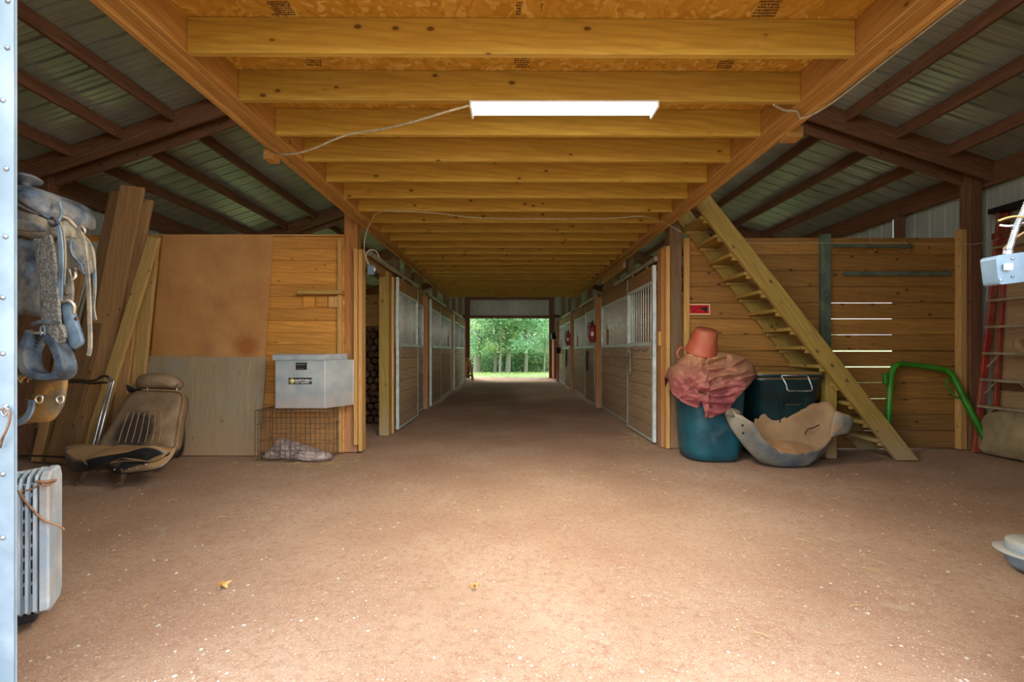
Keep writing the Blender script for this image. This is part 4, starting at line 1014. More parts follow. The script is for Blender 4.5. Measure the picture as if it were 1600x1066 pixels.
for (px, zz) in ((40, hz+.04), (58, hz+.15)):
    lathe('caster_wheel', [(.0001, -.012), (.02, -.012), (.024, -.006), (.024, .006), (.02, .012), (.0001, .012)], M_black, ht, M=T(P(px, 0, zz).x, zz, .022, ry=PI/2), seg=16)
box('caster_bracket', (P(30, 0, hz).x, hz+.02, .03), (P(56, 0, hz).x, hz+.06, zb_+.01), M_black, ht)

def turn(o, pivot, ang):
    p_ = Vector(pivot); M = Matrix.Translation(p_) @ Matrix.Rotation(ang, 4, 'Z') @ Matrix.Translation(-p_)
    o.matrix_world = M @ W[o]
turn(ht, (P(64, 0, hz).x, hz, 0), math.radians(33))
# ---------------------------------------------------------------- saddle
SZ = 1.85
sd = empty('western_saddle', P(60, 480, SZ+.15), 'dusty black western saddle hanging by the entrance with its stirrup down', 'saddle')
lathe('horn', [(.0001, 0), (.045, .004), (.055, .012), (.05, .022), (.02, .03), (.018, .05), (.03, .085)], M_leathd, sd, M=T(*P(40, 276, SZ+.1), rx=PI-.15, ry=-.12), seg=24)
V, Fc = [], []
dome('swell_fork', [P(14, 303, SZ+.05), P(35, 296, SZ+.05), P(52, 293, SZ+.05), P(70, 298, SZ+.05), P(84, 307, SZ+.05), P(94, 322, SZ+.05), P(96, 337, SZ+.05), P(90, 346, SZ+.05), P(78, 340, SZ+.05), P(62, 330, SZ+.05), P(45, 318, SZ+.05), P(25, 314, SZ+.05)], .16, .10, M_leathd, sd, n=56, rings=9)
tube('swell_binding', [P(47, 312, SZ-.02), P(55, 322, SZ-.01), P(62, 332, SZ), P(75, 340, SZ), P(90, 345, SZ+.01), P(96, 334, SZ+.02), P(93, 316, SZ+.03)], .005, M_strapb, sd)
dome('seat', [P(10, 303, SZ+.0), P(30, 308, SZ), P(44, 313, SZ), P(54, 324, SZ), P(62, 336, SZ), P(40, 330, SZ), P(20, 322, SZ), P(8, 318, SZ)], .06, .035, M_leathd, sd, n=40)
dome('seat_jockey', [P(8, 320, SZ), P(28, 319, SZ), P(45, 328, SZ), P(62, 338, SZ), P(76, 345, SZ), P(86, 356, SZ), P(88, 366, SZ), P(74, 371, SZ), P(58, 372, SZ), P(40, 371, SZ), P(20, 366, SZ), P(8, 362, SZ)], .02, .018, M_leatht, sd, n=56, rings=7)
dome('jockey_inset', [P(10, 340, SZ-.02), P(30, 342, SZ-.02), P(56, 350, SZ-.02), P(70, 358, SZ-.018), P(66, 362, SZ-.015), P(40, 361, SZ-.016), P(12, 357, SZ-.016)], .004, .004, M_leath, sd, n=40)
dome('front_skirt', [P(90, 338, SZ+.06), P(104, 342, SZ+.08), P(118, 354, SZ+.1), P(128, 366, SZ+.12), P(126, 372, SZ+.12), P(108, 371, SZ+.08), P(90, 369, SZ+.05), P(86, 355, SZ+.04)], .015, .01, M_leatht, sd, n=40)
tube('skirt_binding', [P(94, 338, SZ+.05), P(106, 342, SZ+.07), P(118, 354, SZ+.09), P(132, 370, SZ+.1), P(140, 380, SZ+.12), P(143, 395, SZ+.12)], .006, M_leatht, sd)
dome('skirt', [P(85, 372, SZ+.07), P(110, 372, SZ+.08), P(132, 374, SZ+.1), P(142, 388, SZ+.12), P(145, 405, SZ+.12), P(143, 420, SZ+.12), P(136, 428, SZ+.11), P(122, 426, SZ+.1), P(105, 425, SZ+.09), P(84, 424, SZ+.07)], .018, .01, M_leatht, sd, n=48)
dome('skirt_panel', [P(105, 374, SZ+.06), P(120, 378, SZ+.07), P(132, 392, SZ+.08), P(136, 412, SZ+.09), P(140, 425, SZ+.09), P(132, 430, SZ+.09), P(124, 424, SZ+.08), P(118, 408, SZ+.07), P(110, 398, SZ+.06), P(112, 386, SZ+.06)], .01, .01, M_leath, sd, n=44)
tube('skirt_scroll', [P(112, 372, SZ+.04), P(110, 384, SZ+.04), P(112, 396, SZ+.04), P(120, 406, SZ+.05), P(127, 414, SZ+.05), P(130, 426, SZ+.06), P(137, 428, SZ+.07)], .004, M_strapb, sd)
dome('fender', [P(27, 372, SZ+.02), P(44, 373, SZ+.02), P(58, 376, SZ+.02), P(62, 400, SZ+.01), P(64, 440, SZ), P(66, 475, SZ), P(66, 494, SZ), P(48, 493, SZ), P(34, 489, SZ), P(26, 485, SZ)], .012, .02, M_leath, sd, n=52, rings=6)
V, Fc = tube_data(smooth_path([P(68, 372, SZ-.02), P(73, 395, SZ-.03), P(76, 430, SZ-.04), P(80, 470, SZ-.045), P(82, 505, SZ-.05), P(88, 522, SZ-.05), P(92, 532, SZ-.05)], 6), 0, flat=(.065, .012)); mesh('stirrup_leather', V, Fc, M_tool, sd)
V, Fc = tube_data(smooth_path([P(57, 374, SZ-.015), P(61, 400, SZ-.02), P(65, 440, SZ-.03), P(68, 480, SZ-.035), P(70, 506, SZ-.04)], 5), 0, flat=(.012, .015)); mesh('leather_edge', V, Fc, M_leath, sd)
dome('leather_end', [P(70, 508, SZ-.05), P(93, 507, SZ-.05), P(97, 520, SZ-.05), P(95, 534, SZ-.05), P(86, 538, SZ-.05), P(72, 538, SZ-.05), P(68, 534, SZ-.05), P(74, 524, SZ-.05)], .02, .012, M_tool, sd, n=40)
V, Fc = tube_data(smooth_path([P(49, 508, SZ-.07), P(58, 504, SZ-.085), P(75, 502, SZ-.09), P(93, 505, SZ-.08)], 5), 0, flat=(.014, .006)); mesh('hobble_strap', V, Fc, M_leathd, sd)
tube('leather_buckle', [P(64, 524, SZ-.06), P(64, 512, SZ-.07), P(69, 510, SZ-.07), P(70, 524, SZ-.06)], .004, M_strapb, sd)
tube('stirrup_bolt', [P(49, 521, SZ-.06), P(70, 520, SZ-.06)], .005, M_ring, sd, n=1)
V, Fc = tube_data(smooth_path([P(60, 520, SZ-.03), P(52, 536, SZ-.04), P(46, 556, SZ-.05), P(50, 577, SZ-.055), P(62, 586, SZ-.055), P(80, 590, SZ-.055), P(97, 587, SZ-.05), P(104, 576, SZ-.045), P(100, 556, SZ-.04), P(93, 540, SZ-.035), P(84, 528, SZ-.03)], 5), 0, flat=(.024, .075)); mesh('stirrup', V, Fc, M_leathd, sd)
V, Fc = tube_data(smooth_path([P(53, 521, SZ-.02), P(48, 538, SZ-.01), P(40, 558, SZ), P(35, 572, SZ), P(40, 584, SZ)], 5), 0, flat=(.055, .03)); mesh('stirrup_side', V, Fc, M_leath, sd)
V, Fc = tube_data(smooth_path([P(94, 536, SZ-.0), P(99, 552, SZ), P(104, 568, SZ), P(104, 582, SZ)], 5), 0, flat=(.035, .03)); mesh('stirrup_side', V, Fc, M_leathd, sd)
for k in range(12):
    t = k/11; x = 55-13*t+2*math.sin(k); y = 526+54*t; tube('lacing', [P(x-5, y, SZ-.035), P(x, y-2, SZ-.05), P(x+5, y+2, SZ-.04)], .0025, M_black, sd, seg=5, n=3)
g = MB()
for k in range(16):
    a = R.uniform(-1, 1); g.tube([P(52+a*12, 584+R.uniform(-2, 2), SZ-.05), P(48+a*14-R.uniform(0, 14), 588+R.uniform(0, 5), SZ-.06), P(44+a*16-R.uniform(0, 12), 590+R.uniform(0, 9), SZ-.06)], .0014, 4, n=3)
props(g.build('lace_ends', M_straw, sd))
dome('lower_fender', [P(58, 592, SZ+.06), P(80, 593, SZ+.05), P(101, 590, SZ+.06), P(101, 612, SZ+.06), P(97, 632, SZ+.06), P(88, 648, SZ+.06), P(76, 659, SZ+.06), P(50, 661, SZ+.06), P(26, 665, SZ+.06), P(25, 655, SZ+.06), P(42, 647, SZ+.06), P(50, 634, SZ+.06), P(47, 618, SZ+.06), P(54, 606, SZ+.06)], .012, .015, M_gold, sd, n=60, rings=7)
V, Fc = tube_data(smooth_path([P(26, 662, SZ+.02), P(40, 654, SZ+.02), P(48, 640, SZ+.02), P(50, 625, SZ+.02)], 5), 0, flat=(.022, .01)); mesh('fender_edge', V, Fc, M_strapb, sd)
for cpx in (61, 94): tube('dee_ring', [P(cpx-6, 624, SZ+.02), P(cpx-2, 619, SZ+.02), P(cpx+5, 620, SZ+.02), P(cpx+4, 628, SZ+.02), P(cpx-2, 630, SZ+.02)], .0035, M_ring, sd, closed=True, n=4)
def strap(name, pts, w, t, mat): V_, F_ = tube_data(smooth_path(pts, 6), 0, flat=(w, t)); return mesh(name, V_, F_, mat, sd)
strap('saddle_string', [P(88, 348, SZ-.03), P(93, 365, SZ-.04), P(96, 400, SZ-.04), P(95, 440, SZ-.04), P(94, 470, SZ-.035)], .016, .005, M_strapb)
strap('saddle_string', [P(92, 346, SZ-.02), P(99, 368, SZ-.03), P(101, 405, SZ-.03), P(99, 445, SZ-.03)], .011, .005, M_leatht)
lathe('string_rosette', [(.0001, .012), (.012, .012), (.018, .005), (.02, 0)], M_leath, sd, M=T(*P(83, 347, SZ-.02), rx=PI/2), seg=16)
tube('string_knot', [P(76, 344, SZ-.02), P(84, 341, SZ-.035), P(90, 348, SZ-.04), P(84, 353, SZ-.035), P(78, 349, SZ-.03)], .006, M_leathd, sd)
strap('rear_string', [P(122, 358, SZ+.05), P(130, 375, SZ+.03), P(134, 400, SZ+.02), P(138, 440, SZ+.02), P(140, 490, SZ+.02), P(141, 540, SZ+.02), P(138, 556, SZ+.02)], .016, .006, M_leatht)
strap('rear_string', [P(140, 380, SZ+.08), P(147, 415, SZ+.06), P(148, 450, SZ+.05), P(146, 480, SZ+.05), P(149, 500, SZ+.05)], .012, .005, M_leath)
tube('dee_ring', [P(122, 356, SZ+.06), P(128, 354, SZ+.05), P(133, 361, SZ+.05), P(130, 367, SZ+.06)], .004, M_ring, sd)
strap('latigo', [P(100, 424, SZ+.02), P(104, 440, SZ+.01), P(106, 455, SZ), P(105, 470, SZ)], .05, .008, M_leatht)
tube('cinch_ring', [P(96, 472, SZ-.01), P(108, 470, SZ-.015), P(116, 478, SZ-.01), P(115, 490, SZ)], .006, M_ring, sd)
tube('latigo_ring', [P(117, 425, SZ-.0), P(118, 432, SZ-.01), P(112, 438, SZ-.01)], .005, M_ring, sd)
dome('cinch_billet', [P(96, 474, SZ+.0), P(110, 474, SZ+.0), P(116, 492, SZ), P(124, 515, SZ), P(129, 534, SZ), P(124, 541, SZ), P(114, 545, SZ), P(107, 538, SZ), P(100, 510, SZ)], .012, .008, M_strapb, sd, n=44)
dome('cinch_billet', [P(94, 490, SZ+.03), P(103, 520, SZ+.03), P(110, 545, SZ+.03), P(118, 547, SZ+.03), P(112, 520, SZ+.03)], .01, .004, M_leathd, sd, n=30)
strap('tie_strap', [P(97, 530, SZ+.02), P(104, 550, SZ+.02), P(110, 568, SZ+.02), P(112, 577, SZ+.02)], .010, .005, M_leatht)
for q in ((117, 421), (119, 499 if 0 else 498), (104, 458)): lathe('concho', [(.0001, .004), (.007, .003), (.009, 0)], M_rust, sd, M=T(*P(q[0], q[1], SZ-.01), rx=PI/2), seg=10)
tube('saddle_rack', [P(-10, 300, SZ+.14), P(60, 330, SZ+.14), P(100, 360, SZ+.16)], .02, M_dark, sd)

# ---------------------------------------------------------------- right side: bins, blanket, bucket
b1 = empty('teal_bin', (2.33, 5.35, 0), 'round teal plastic barrel under the faded red blanket', 'bin')
lathe('bin_body', [(.25, 0), (.285, .02), (.30, .1), (.325, .5), (.345, .82), (.36, .84), (.36, .88), (.33, .88)], M_teal, b1, M=T(2.29, 5.16, 0, s=(1, .95, 1)), seg=40, sq=3.2)
b2 = empty('dark_green_tote', (3.13, 5.27, 0), 'dark green lidded tote bin with metal bail handle behind the torn tub', 'bin')
BX, BY = 3.13, 5.27
lathe('tote_body', [(.26, 0), (.28, .03), (.33, .70), (.345, .72), (.35, .86), (.37, .88), (.37, .92)], M_dgreen, b2, M=T(BX, BY, 0, s=(1.08, .85, 1)), seg=48, sq=5)
lathe('tote_lid', [(.385, .92), (.39, .955), (.375, .975), (.30, .985), (.2, 1.0), (.0001, 1.0)], M_dgreen, b2, M=T(BX, BY, 0, s=(1.08, .85, 1)), seg=48, sq=5, capt=False)
fy = BY-.31
for x in (3.02, 3.30): board('body_rib', (x, BY-.243, .08), (x, BY-.286, .70), .012, .012, M_dgreen, b2, up=(0, 1, 0))
board('label_recess', (3.16, BY-.264, .45), (3.16, BY-.279, .62), .16, .012, M_dgreen, b2, up=(0, 1, 0))
tube('bail_handle', [P(1221, 588, fy-.02), P(1228, 600, fy-.05), P(1231, 610, fy-.07), P(1240, 611, fy-.07), P(1262, 611, fy-.07), P(1269, 609, fy-.07), P(1267, 600, fy-.05), P(1262, 588, fy-.02)], .009, M_screw, b2, n=4)
for px in (1221, 1262): lathe('handle_mount', [(.0001, .01), (.014, .01), (.018, 0)], M_screw, b2, M=T(*P(px, 588, fy-.0), rx=PI/2), seg=12)
tube('handle_bar', [P(1221, 587, fy-.02), P(1262, 587, fy-.02)], .007, M_screw, b2, n=1)
def twr(v):
    q = Vector((v.x*3.2+v.z*2.4, v.z*5.0-v.x*2.2, 1.7)); q2 = Vector((v.x*9, v.z*9, 4))
    rdg = 1-abs(noise.noise(q))*2.6; r2 = 1-abs(noise.noise(q2))*2
    return .10*max(rdg, -.3)+.030*r2-.03
bk = empty('red_blanket', (2.4, 5.0, .9), 'faded red canvas blanket heaped over the teal barrel', 'blanket')
TZ = 4.95
def interp(tab, x):
    for (a, u), (b__, w_) in zip(tab, tab[1:]):
        if x <= b__: return u+(w_-u)*(x-a)/(b__-a)
    return tab[-1][1]
topy = [(1044, 592), (1050, 577), (1064, 566), (1078, 553), (1095, 549), (1118, 550), (1145, 553), (1166, 560), (1178, 570), (1182, 580)]
boty = [(1044, 598), (1050, 615), (1066, 628), (1080, 634), (1090, 637), (1096, 625), (1100, 640), (1103, 652), (1108, 653), (1128, 647), (1140, 638), (1150, 624), (1160, 614), (1172, 601), (1182, 587)]
NU, NW = 130, 70; V = []
for j in range(NW+1):
    for i in range(NU+1):
        px = 1044+138*i/NU; t = j/NW; py = interp(topy, px)*(1-t)+interp(boty, px)*t
        e_ = (px-1113)/70; cap = math.sqrt(max(0, 1-abs(e_)**5)); dp_ = 5.18-.42*cap*min(1, (.25+t*1.9))**.7
        q = Vector((px*.012, py*.012, 3)); ang = (px-1113)*.07+(py-600)*(.10 if px > 1105 else -.02)+2.2*noise.noise(q*2.2)
        fold = abs(math.sin(ang*.9+1.3*math.sin((py-560)*.045)))
        g2 = abs(noise.noise(Vector((px*.035+py*.03, py*.085, 1)))); g3 = noise.noise(Vector((px*.11, py*.13, 2)))
        if px > 1108: fold = .35*fold+.65*(1-min(1, abs(noise.noise(Vector((px*.018-py*.008, py*.060+px*.012, 6))))*3.2))
        dp_ -= (.10*fold+.09*g2+.016*g3)*(.25+.75*cap)
        V.append(P(px, py, dp_))
Fc = [(j*(NU+1)+i, (j+1)*(NU+1)+i, (j+1)*(NU+1)+i+1, j*(NU+1)+i+1) for j in range(NW) for i in range(NU)]
# the part lying back over the barrel
n0 = len(V)
for k_, (dy, dz) in enumerate(((.12, .0), (.26, -.04), (.38, -.12))):
    for i in range(NU+1): V.append(V[i]+Vector((-.1*((i/NU)-.5)*k_, dy, dz+.02*noise.noise(Vector((i*.1, k_, 0))))))
Fc += [(i, i+1, n0+i+1, n0+i) for i in range(NU)]+[(n0+r_*(NU+1)+i, n0+r_*(NU+1)+i+1, n0+(r_+1)*(NU+1)+i+1, n0+(r_+1)*(NU+1)+i) for r_ in range(2) for i in range(NU)]
o = mesh('blanket_heap', V, Fc, M_tarp, bk, smooth=True); md = o.modifiers.new('solid', 'SOLIDIFY'); md.thickness = .008
dome('blanket_fold', [P(1096, 600, TZ-.19), P(1104, 592, TZ-.20), P(1112, 590, TZ-.2), P(1121, 597, TZ-.2), P(1118, 612, TZ-.2), P(1112, 630, TZ-.18), P(1107, 650, TZ-.15), P(1102, 652, TZ-.15), P(1103, 632, TZ-.18), P(1099, 614, TZ-.19)], .02, .04, M_tarp, bk, n=60, rings=10, wr=wr_(.03, 9, 3))
dome('blanket_tail', [P(1088, 632, TZ-.02), P(1096, 622, TZ-.02), P(1097, 640, TZ-.02), P(1094, 645, TZ-.02), P(1087, 641, TZ-.02)], .01, .01, M_leatht, bk, n=24)
bu = empty('red_bucket', P(1095, 548, 5.0), 'orange red bucket lying upside down on the blanket', 'bucket')
MBk = T(*P(1095, 550, 5.0), rx=.35, ry=.10)
lathe('bucket_body', [(.168, -.01), (.175, 0), (.17, .012), (.165, .02), (.118, .25), (.108, .262), (.0001, .262)], M_bucket, bu, M=MBk, seg=36, capb=False)
lathe('bucket_inside', [(.165, .0), (.158, .02), (.112, .245), (.0001, .25)], M_black, bu, M=MBk, seg=36, capb=False)
tube('bucket_ear', [P(1061, 560, 5.05), P(1058, 552, 5.05), P(1062, 545, 5.05), P(1066, 543, 5.06)], .014, M_bucket, bu)

# torn tub
M_tubin = plain('dirt_coated_tub_inside', '#8a6c4c', '#a8865e', .8, 0, 3, dust='#70685a', dust_amt=.38, bump=.3, bscale=9)
tu = empty('torn_plastic_tub', (2.85, 4.65, 0), 'torn grey plastic tub half filled with dirt below the stairs', 'tub')
NT, NV = 96, 16; V, Fc = [], []
ctrl = [(0, .40), (14, .50), (32, .66), (50, .62), (66, .50), (90, .52), (108, .46), (112, .44), (118, .25), (126, .35), (150, .55), (172, .66), (186, .66), (200, .60), (215, .52), (228, .46), (234, .26), (248, .17), (265, .15), (285, .15), (305, .18), (325, .27), (343, .36), (360, .40)]
def rimz(a):
    a %= 360
    for (p, u), (q, w) in zip(ctrl, ctrl[1:]):
        if p <= a <= q: return u+(w-u)*(a-p)/(q-p)
for j in range(NV+1):
    for i in range(NT):
        a = 2*PI*i/NT; rz_ = rimz(math.degrees(a))+.035*noise.noise(Vector((i*.55, 0, 0)))+.02*noise.noise(Vector((i*1.7, 3, 0)))
        z = rz_*(j/NV)**1.5; t = min(1, z/.68)
        rx_ = .16+.52*t**.55 if math.cos(a) < 0 else .20+.50*t**.5
        ry_ = .10+.15*t**.55
        m8 = 1+.02*math.cos(8*a)
        x = 2.93+rx_*math.cos(a)*m8+.03*noise.noise(Vector((math.cos(a)*2, math.sin(a)*2, z*4)))
        y = 4.78+ry_*math.sin(a)*m8+.04*z
        V.append(Vector((x, y, z+.004)))
for j in range(NV):
    for i in range(NT): Fc.append((j*NT+i, j*NT+(i+1) % NT, (j+1)*NT+(i+1) % NT, (j+1)*NT+i))
Fc.append(tuple(range(NT))[::-1])
o = mesh('tub_shell', V, Fc, M_tub, tu, smooth=True); o.data.materials.append(M_tubin); md = o.modifiers.new('solid', 'SOLIDIFY'); md.thickness = .01; md.offset = -1; md.material_offset = 1; md.material_offset_rim = 1
M_dirt2 = plain('settled_dirt', '#a07850', '#b88c62', .95, 0, 8, bump=.4)
V = [Vector((2.95, 4.80, .20))]; 
for k in range(40):
    a = 2*PI*k/40; z = .13+.10*max(0, math.sin(a)); t = z/.68; V.append(Vector((2.93+(.17+.46*t**.55)*math.cos(a), 4.78+(.09+.13*t**.55)*math.sin(a)+.04*z, z)))
mesh('dirt_fill', V, [(0, 1+k, 1+(k+1) % 40) for k in range(40)], M_dirt2, tu, smooth=True)
dome('tub_flap', [P(1305, 643, 4.68), P(1314, 645, 4.66), P(1328, 649, 4.66), P(1333, 657, 4.66), P(1331, 668, 4.66), P(1325, 677, 4.64), P(1312, 680, 4.62), P(1298, 683, 4.6), P(1300, 662, 4.66)], .008, .02, M_tub, tu, n=40, nrm=(.2, -1, .2))
dome('tub_flap', [P(1133, 647, 4.7), P(1140, 638, 4.72), P(1150, 639, 4.74), P(1158, 645, 4.75), P(1150, 652, 4.72), P(1140, 650, 4.7)], .008, .01, M_tub, tu, n=30, nrm=(-.2, -1, .5))
for q in ((1160, 665), (1161, 677)): lathe('tub_hole', [(.0001, .002), (.012, .002), (.013, 0)], M_black, tu, M=T(*P(q[0], q[1], 4.55), rx=PI/2), seg=12)
tube('tub_crack', [P(1258, 679, 4.86), P(1262, 671, 4.87), P(1270, 669, 4.87), P(1280, 664, 4.88)], .006, M_black, tu, n=3, seg=5)

# ---------------------------------------------------------------- green tube bar
gb = empty('green_tube_arch', P(1470, 700, 5.5), 'bright green bent steel tube arch leaning on the right plank wall', 'bar')
tube('arch_tube', [P(1387, 702, 5.3), P(1388, 660, 5.33), P(1391, 600, 5.42), P(1393, 585, 5.45), P(1398, 573, 5.47), P(1410, 569, 5.48), P(1440, 572, 5.49), P(1472, 577, 5.49), P(1485, 583, 5.47), P(1493, 596, 5.45), P(1515, 640, 5.36), P(1535, 678, 5.29), P(1546, 701, 5.24), P(1549, 708, 5.23)], .034, M_green, gb, n=6, seg=14)
tube('arch_handle', [P(1486, 590, 5.44), P(1480, 595, 5.42), P(1480, 602, 5.42), P(1490, 618, 5.41), P(1496, 622, 5.41), P(1503, 621, 5.41)], .011, M_green, gb, n=5)
box('arch_lug', P(1383, 600, 5.38), P(1388, 583, 5.38)+Vector((0, .05, 0)), M_green, gb)
tube('arch_pin', [P(1393, 607, 5.38), P(1396, 607, 5.38)], .012, M_green, gb, n=1)

# ---------------------------------------------------------------- step ladder
ld = empty('step_ladder', (5.6, 5.1, 0), 'red fibreglass step ladder standing against the right wall', 'ladder')
YA, YE = 5.36, 4.80   # far and near rails; the ladder faces away from the right wall
def lx(t): return 5.58+.28*t
def rail(y0_, y1_, off, th, dp): return board('side_rail', (lx(0)+off, y0_, 0), (lx(1)+off*.3, y1_, 2.86), dp, th, M_redfib, ld, up=(0, 1, 0))
rail(YA, YA-.02, 0, .03, .08); rail(YE, YE+.02, 0, .03, .08)
rail(YA-.03, YA-.05, .17, .025, .05); rail(YE+.03, YE+.05, .17, .025, .05)
for i in range(8):
    z = .56+.313*i; t = z/2.86
    board('ladder_step', (lx(t)-.02, YE+.02, z), (lx(t)-.02, YA-.02, z), .09, .03, M_rung, ld)
    if i < 3:
        board('step_brace', (lx(t)-.01, YA-.03, z-.16), (lx(t)-.01, YA-.16, z-.01), .01, .02, M_rung, ld); board('step_brace', (lx(t)-.01, YE+.03, z-.16), (lx(t)-.01, YE+.16, z-.01), .01, .02, M_rung, ld)
board('ladder_top', (lx(1)-.02, YE-.04, 2.89), (lx(1)-.02, YA+.04, 2.89), .16, .06, M_black, ld)
for z in (1.42, 1.75): board('rail_label', (lx(z/2.86)-.042, YA, z-.06), (lx((z+.12)/2.86)-.042, YA, z+.06), .002, .026, M_blue, ld, up=(0, 1, 0))
ts = lathe('tape_roll', [(.05, 0), (.09, 0), (.095, .01), (.095, .05), (.09, .06), (.05, .06), (.05, 0)], M_tape, None, M=T(5.70, 4.93, 1.296, ry=-PI/2), seg=28, capb=False, capt=False); props(ts, 'tan roll hanging on the side of the red ladder', 'roll')
o = dome('feed_sack', [Vector((5.62, y_, z_)) for y_, z_ in ((5.34, .02), (5.36, .25), (5.30, .45), (5.1, .54), (4.85, .56), (4.65, .5), (4.58, .25), (4.62, .02), (4.95, .01))], .22, .08, M_sack, None, n=60, rings=10, nrm=(-1, 0, .1), wr=wr_(.02, 5)); props(o, 'dusty tan feed sack slumped behind the ladder foot', 'sack')

# near right: grey container partly in the frame
gj = empty('grey_feed_pan', P(1612, 900, 2.42), 'blue grey dusty flanged plastic pan at the right edge of the floor', 'pan')
c_ = P(1622, 0, 2.48)
lathe('pan_base', [(.0001, 0), (.10, .0), (.125, .03), (.135, .085)], M_greyj, gj, M=T(c_.x, 2.48, 0), seg=36)
lathe('pan_flange', [(.135, .085), (.175, .088), (.176, .098), (.13, .102)], M_greyj, gj, M=T(c_.x, 2.48, 0, rx=.0), seg=40, capb=False, capt=False)
lathe('pan_cap', [(.13, .102), (.125, .15), (.11, .16), (.0001, .165)], M_greyj, gj, M=T(c_.x, 2.48, 0), seg=36, capb=False, capt=False)

# ---------------------------------------------------------------- items hung in the aisle
def ext(y, x, z, lab):
    e_ = empty('fire_extinguisher', (x, y, z), lab, 'extinguisher')
    lathe('cylinder_body', [(.0001, 0), (.06, .0), (.072, .02), (.072, .32), (.05, .37), (.02, .39)], M_red, e_, M=T(x, y, z), seg=20)
    lathe('valve', [(.022, .38), (.022, .43), (.0001, .44)], M_black, e_, M=T(x, y, z), seg=10)
    board('valve_lever', (x, y-.0, z+.44), (x, y-.11, z+.46), .02, .015, M_black, e_)
    tube('hose', [(x-.02, y, z+.41), (x-.09, y-.02, z+.38), (x-.1, y-.02, z+.2), (x-.085, y-.02, z+.08)], .011, M_black, e_)
    box('body_label', (x-.045, y-.076, z+.13), (x+.01, y-.068, z+.22), M_cream, e_)
ext(9.55, 1.77, 1.40, 'red fire extinguisher on the nearer right aisle post'); ext(13.5, 1.77, 1.38, 'red fire extinguisher on the farther right aisle post')
fb = empty('feed_bucket', (1.72, 16.4, 1.1), 'black feed bucket hung on the farthest right stall front', 'bucket')
lathe('bucket_body', [(.0001, 0), (.10, 0), (.13, .2), (.14, .21), (.13, .215), (.115, .18)], M_black, fb, M=T(1.78, 16.4, 1.12, s=(.9, 1.3, 1)), seg=24, capb=False, capt=False)
tube('bucket_bail', [(1.78, 16.22, 1.33), (1.84, 16.3, 1.42), (1.86, 16.4, 1.45), (1.84, 16.5, 1.42), (1.78, 16.58, 1.33)], .006, M_rust, fb, seg=6)
for (x, y, z0_, z1_, lab) in ((1.83, 10.6, .78, 1.17, 'dark leather halter hanging on the middle right stall door'), (1.83, 14.4, .75, 1.2, 'dark leather halter hanging on the far right stall door')):
    h_ = empty('leather_halter', (x, y, z1_), lab, 'halter')
    tube('halter_loop', [(x, y-.07, z1_), (x-.01, y-.08, (z0_+z1_)/2), (x, y, z0_), (x-.01, y+.08, (z0_+z1_)/2), (x, y+.07, z1_)], .022, M_black, h_, closed=True, n=4, seg=6)
    tube('halter_strap', [(x-.01, y, z1_+.06), (x-.015, y+.01, (z0_+z1_)/2), (x-.01, y+.03, z0_-.08)], .02, M_leathd, h_, seg=6)
gl = empty('hanging_gloves', (1.85, 6.85, 1.2), 'pale dirty rag hanging on the nearest right stall door', 'rag')
x_, y_ = 1.835, 6.86
dome('rag_cloth', [Vector((x_, y_-.07, 1.20)), Vector((x_, y_+.07, 1.2)), Vector((x_, y_+.08, 1.0)), Vector((x_, y_+.07, .86)), Vector((x_, y_-.07, .85)), Vector((x_, y_-.08, 1.02))], .008, .02, M_leatht, gl, n=32, nrm=(-1, 0, 0), wr=wr_(.02, 14))
tube('rag_knot', [(x_, y_-.03, 1.19), (x_-.02, y_, 1.24), (x_, y_+.03, 1.21)], .016, M_leath, gl, seg=6)
ch_ = empty('latch_chain', (1.83, 6.3, 1.26), 'small chain draped along the rail of the nearest right door', 'chain')
tube('chain_links', [(1.842, 6.75, 1.25), (1.838, 6.5, 1.215), (1.842, 6.3, 1.25), (1.838, 6.1, 1.21), (1.842, 5.95, 1.26)], lambda t: .006+.003*math.sin(t*160), M_screw, ch_, n=16, seg=6)
# orange locker, saw horse, black tack near the far door
lk = empty('orange_cabinet', (1.9, 19.2, 0), 'orange brown wooden cabinet beside the far doorway', 'cabinet')
box('cabinet_body', (1.86, 18.6, .05), (2.5, 19.4, 1.65), M_orange, lk)
box('cabinet_door', (1.845, 18.64, .1), (1.86, 18.98, 1.6), M_orange, lk); box('cabinet_door', (1.845, 19.02, .1), (1.86, 19.36, 1.6), M_orange, lk)
box('cabinet_top', (1.83, 18.58, 1.65), (2.52, 19.42, 1.68), M_light, lk); tube('cabinet_handle', [(1.84, 18.95, .8), (1.82, 18.95, .85), (1.82, 18.95, .95), (1.84, 18.95, 1.0)], .008, M_screw, lk)
hh_ = dome('black_tack_bag', [Vector((1.8, 19.0-.25, 1.70)), Vector((1.8, 19.2, 1.69)), Vector((1.8, 19.25, 1.85)), Vector((1.8, 19.05, 2.0)), Vector((1.8, 18.85, 1.9))], .15, .05, M_black, None, nrm=(-1, -.3, 0)); props(hh_, 'black bag resting on the orange cabinet top', 'bag')
sw = empty('saw_horse', (-1.75, 18.2, 0), 'old wooden saw horse standing by the far left stall end', 'saw horse')
for dx in (-.16, .16):
    for dy in (-.3, .3): board('leg', (-1.66+dx*1.1, 18.2+dy, 0.0), (-1.66+dx*.25, 18.2+dy*.8, .84), .05, .06, M_lumA, sw)
board('top_beam', (-1.66, 17.8, .87), (-1.66, 18.6, .87), .12, .09, M_lumA, sw); board('cross_brace', (-1.84, 17.9, .22), (-1.48, 17.9, .22), .03, .07, M_lumC, sw)
board('cross_brace', (-1.80, 17.88, .3), (-1.6, 17.9, .8), .03, .05, M_lumB, sw)

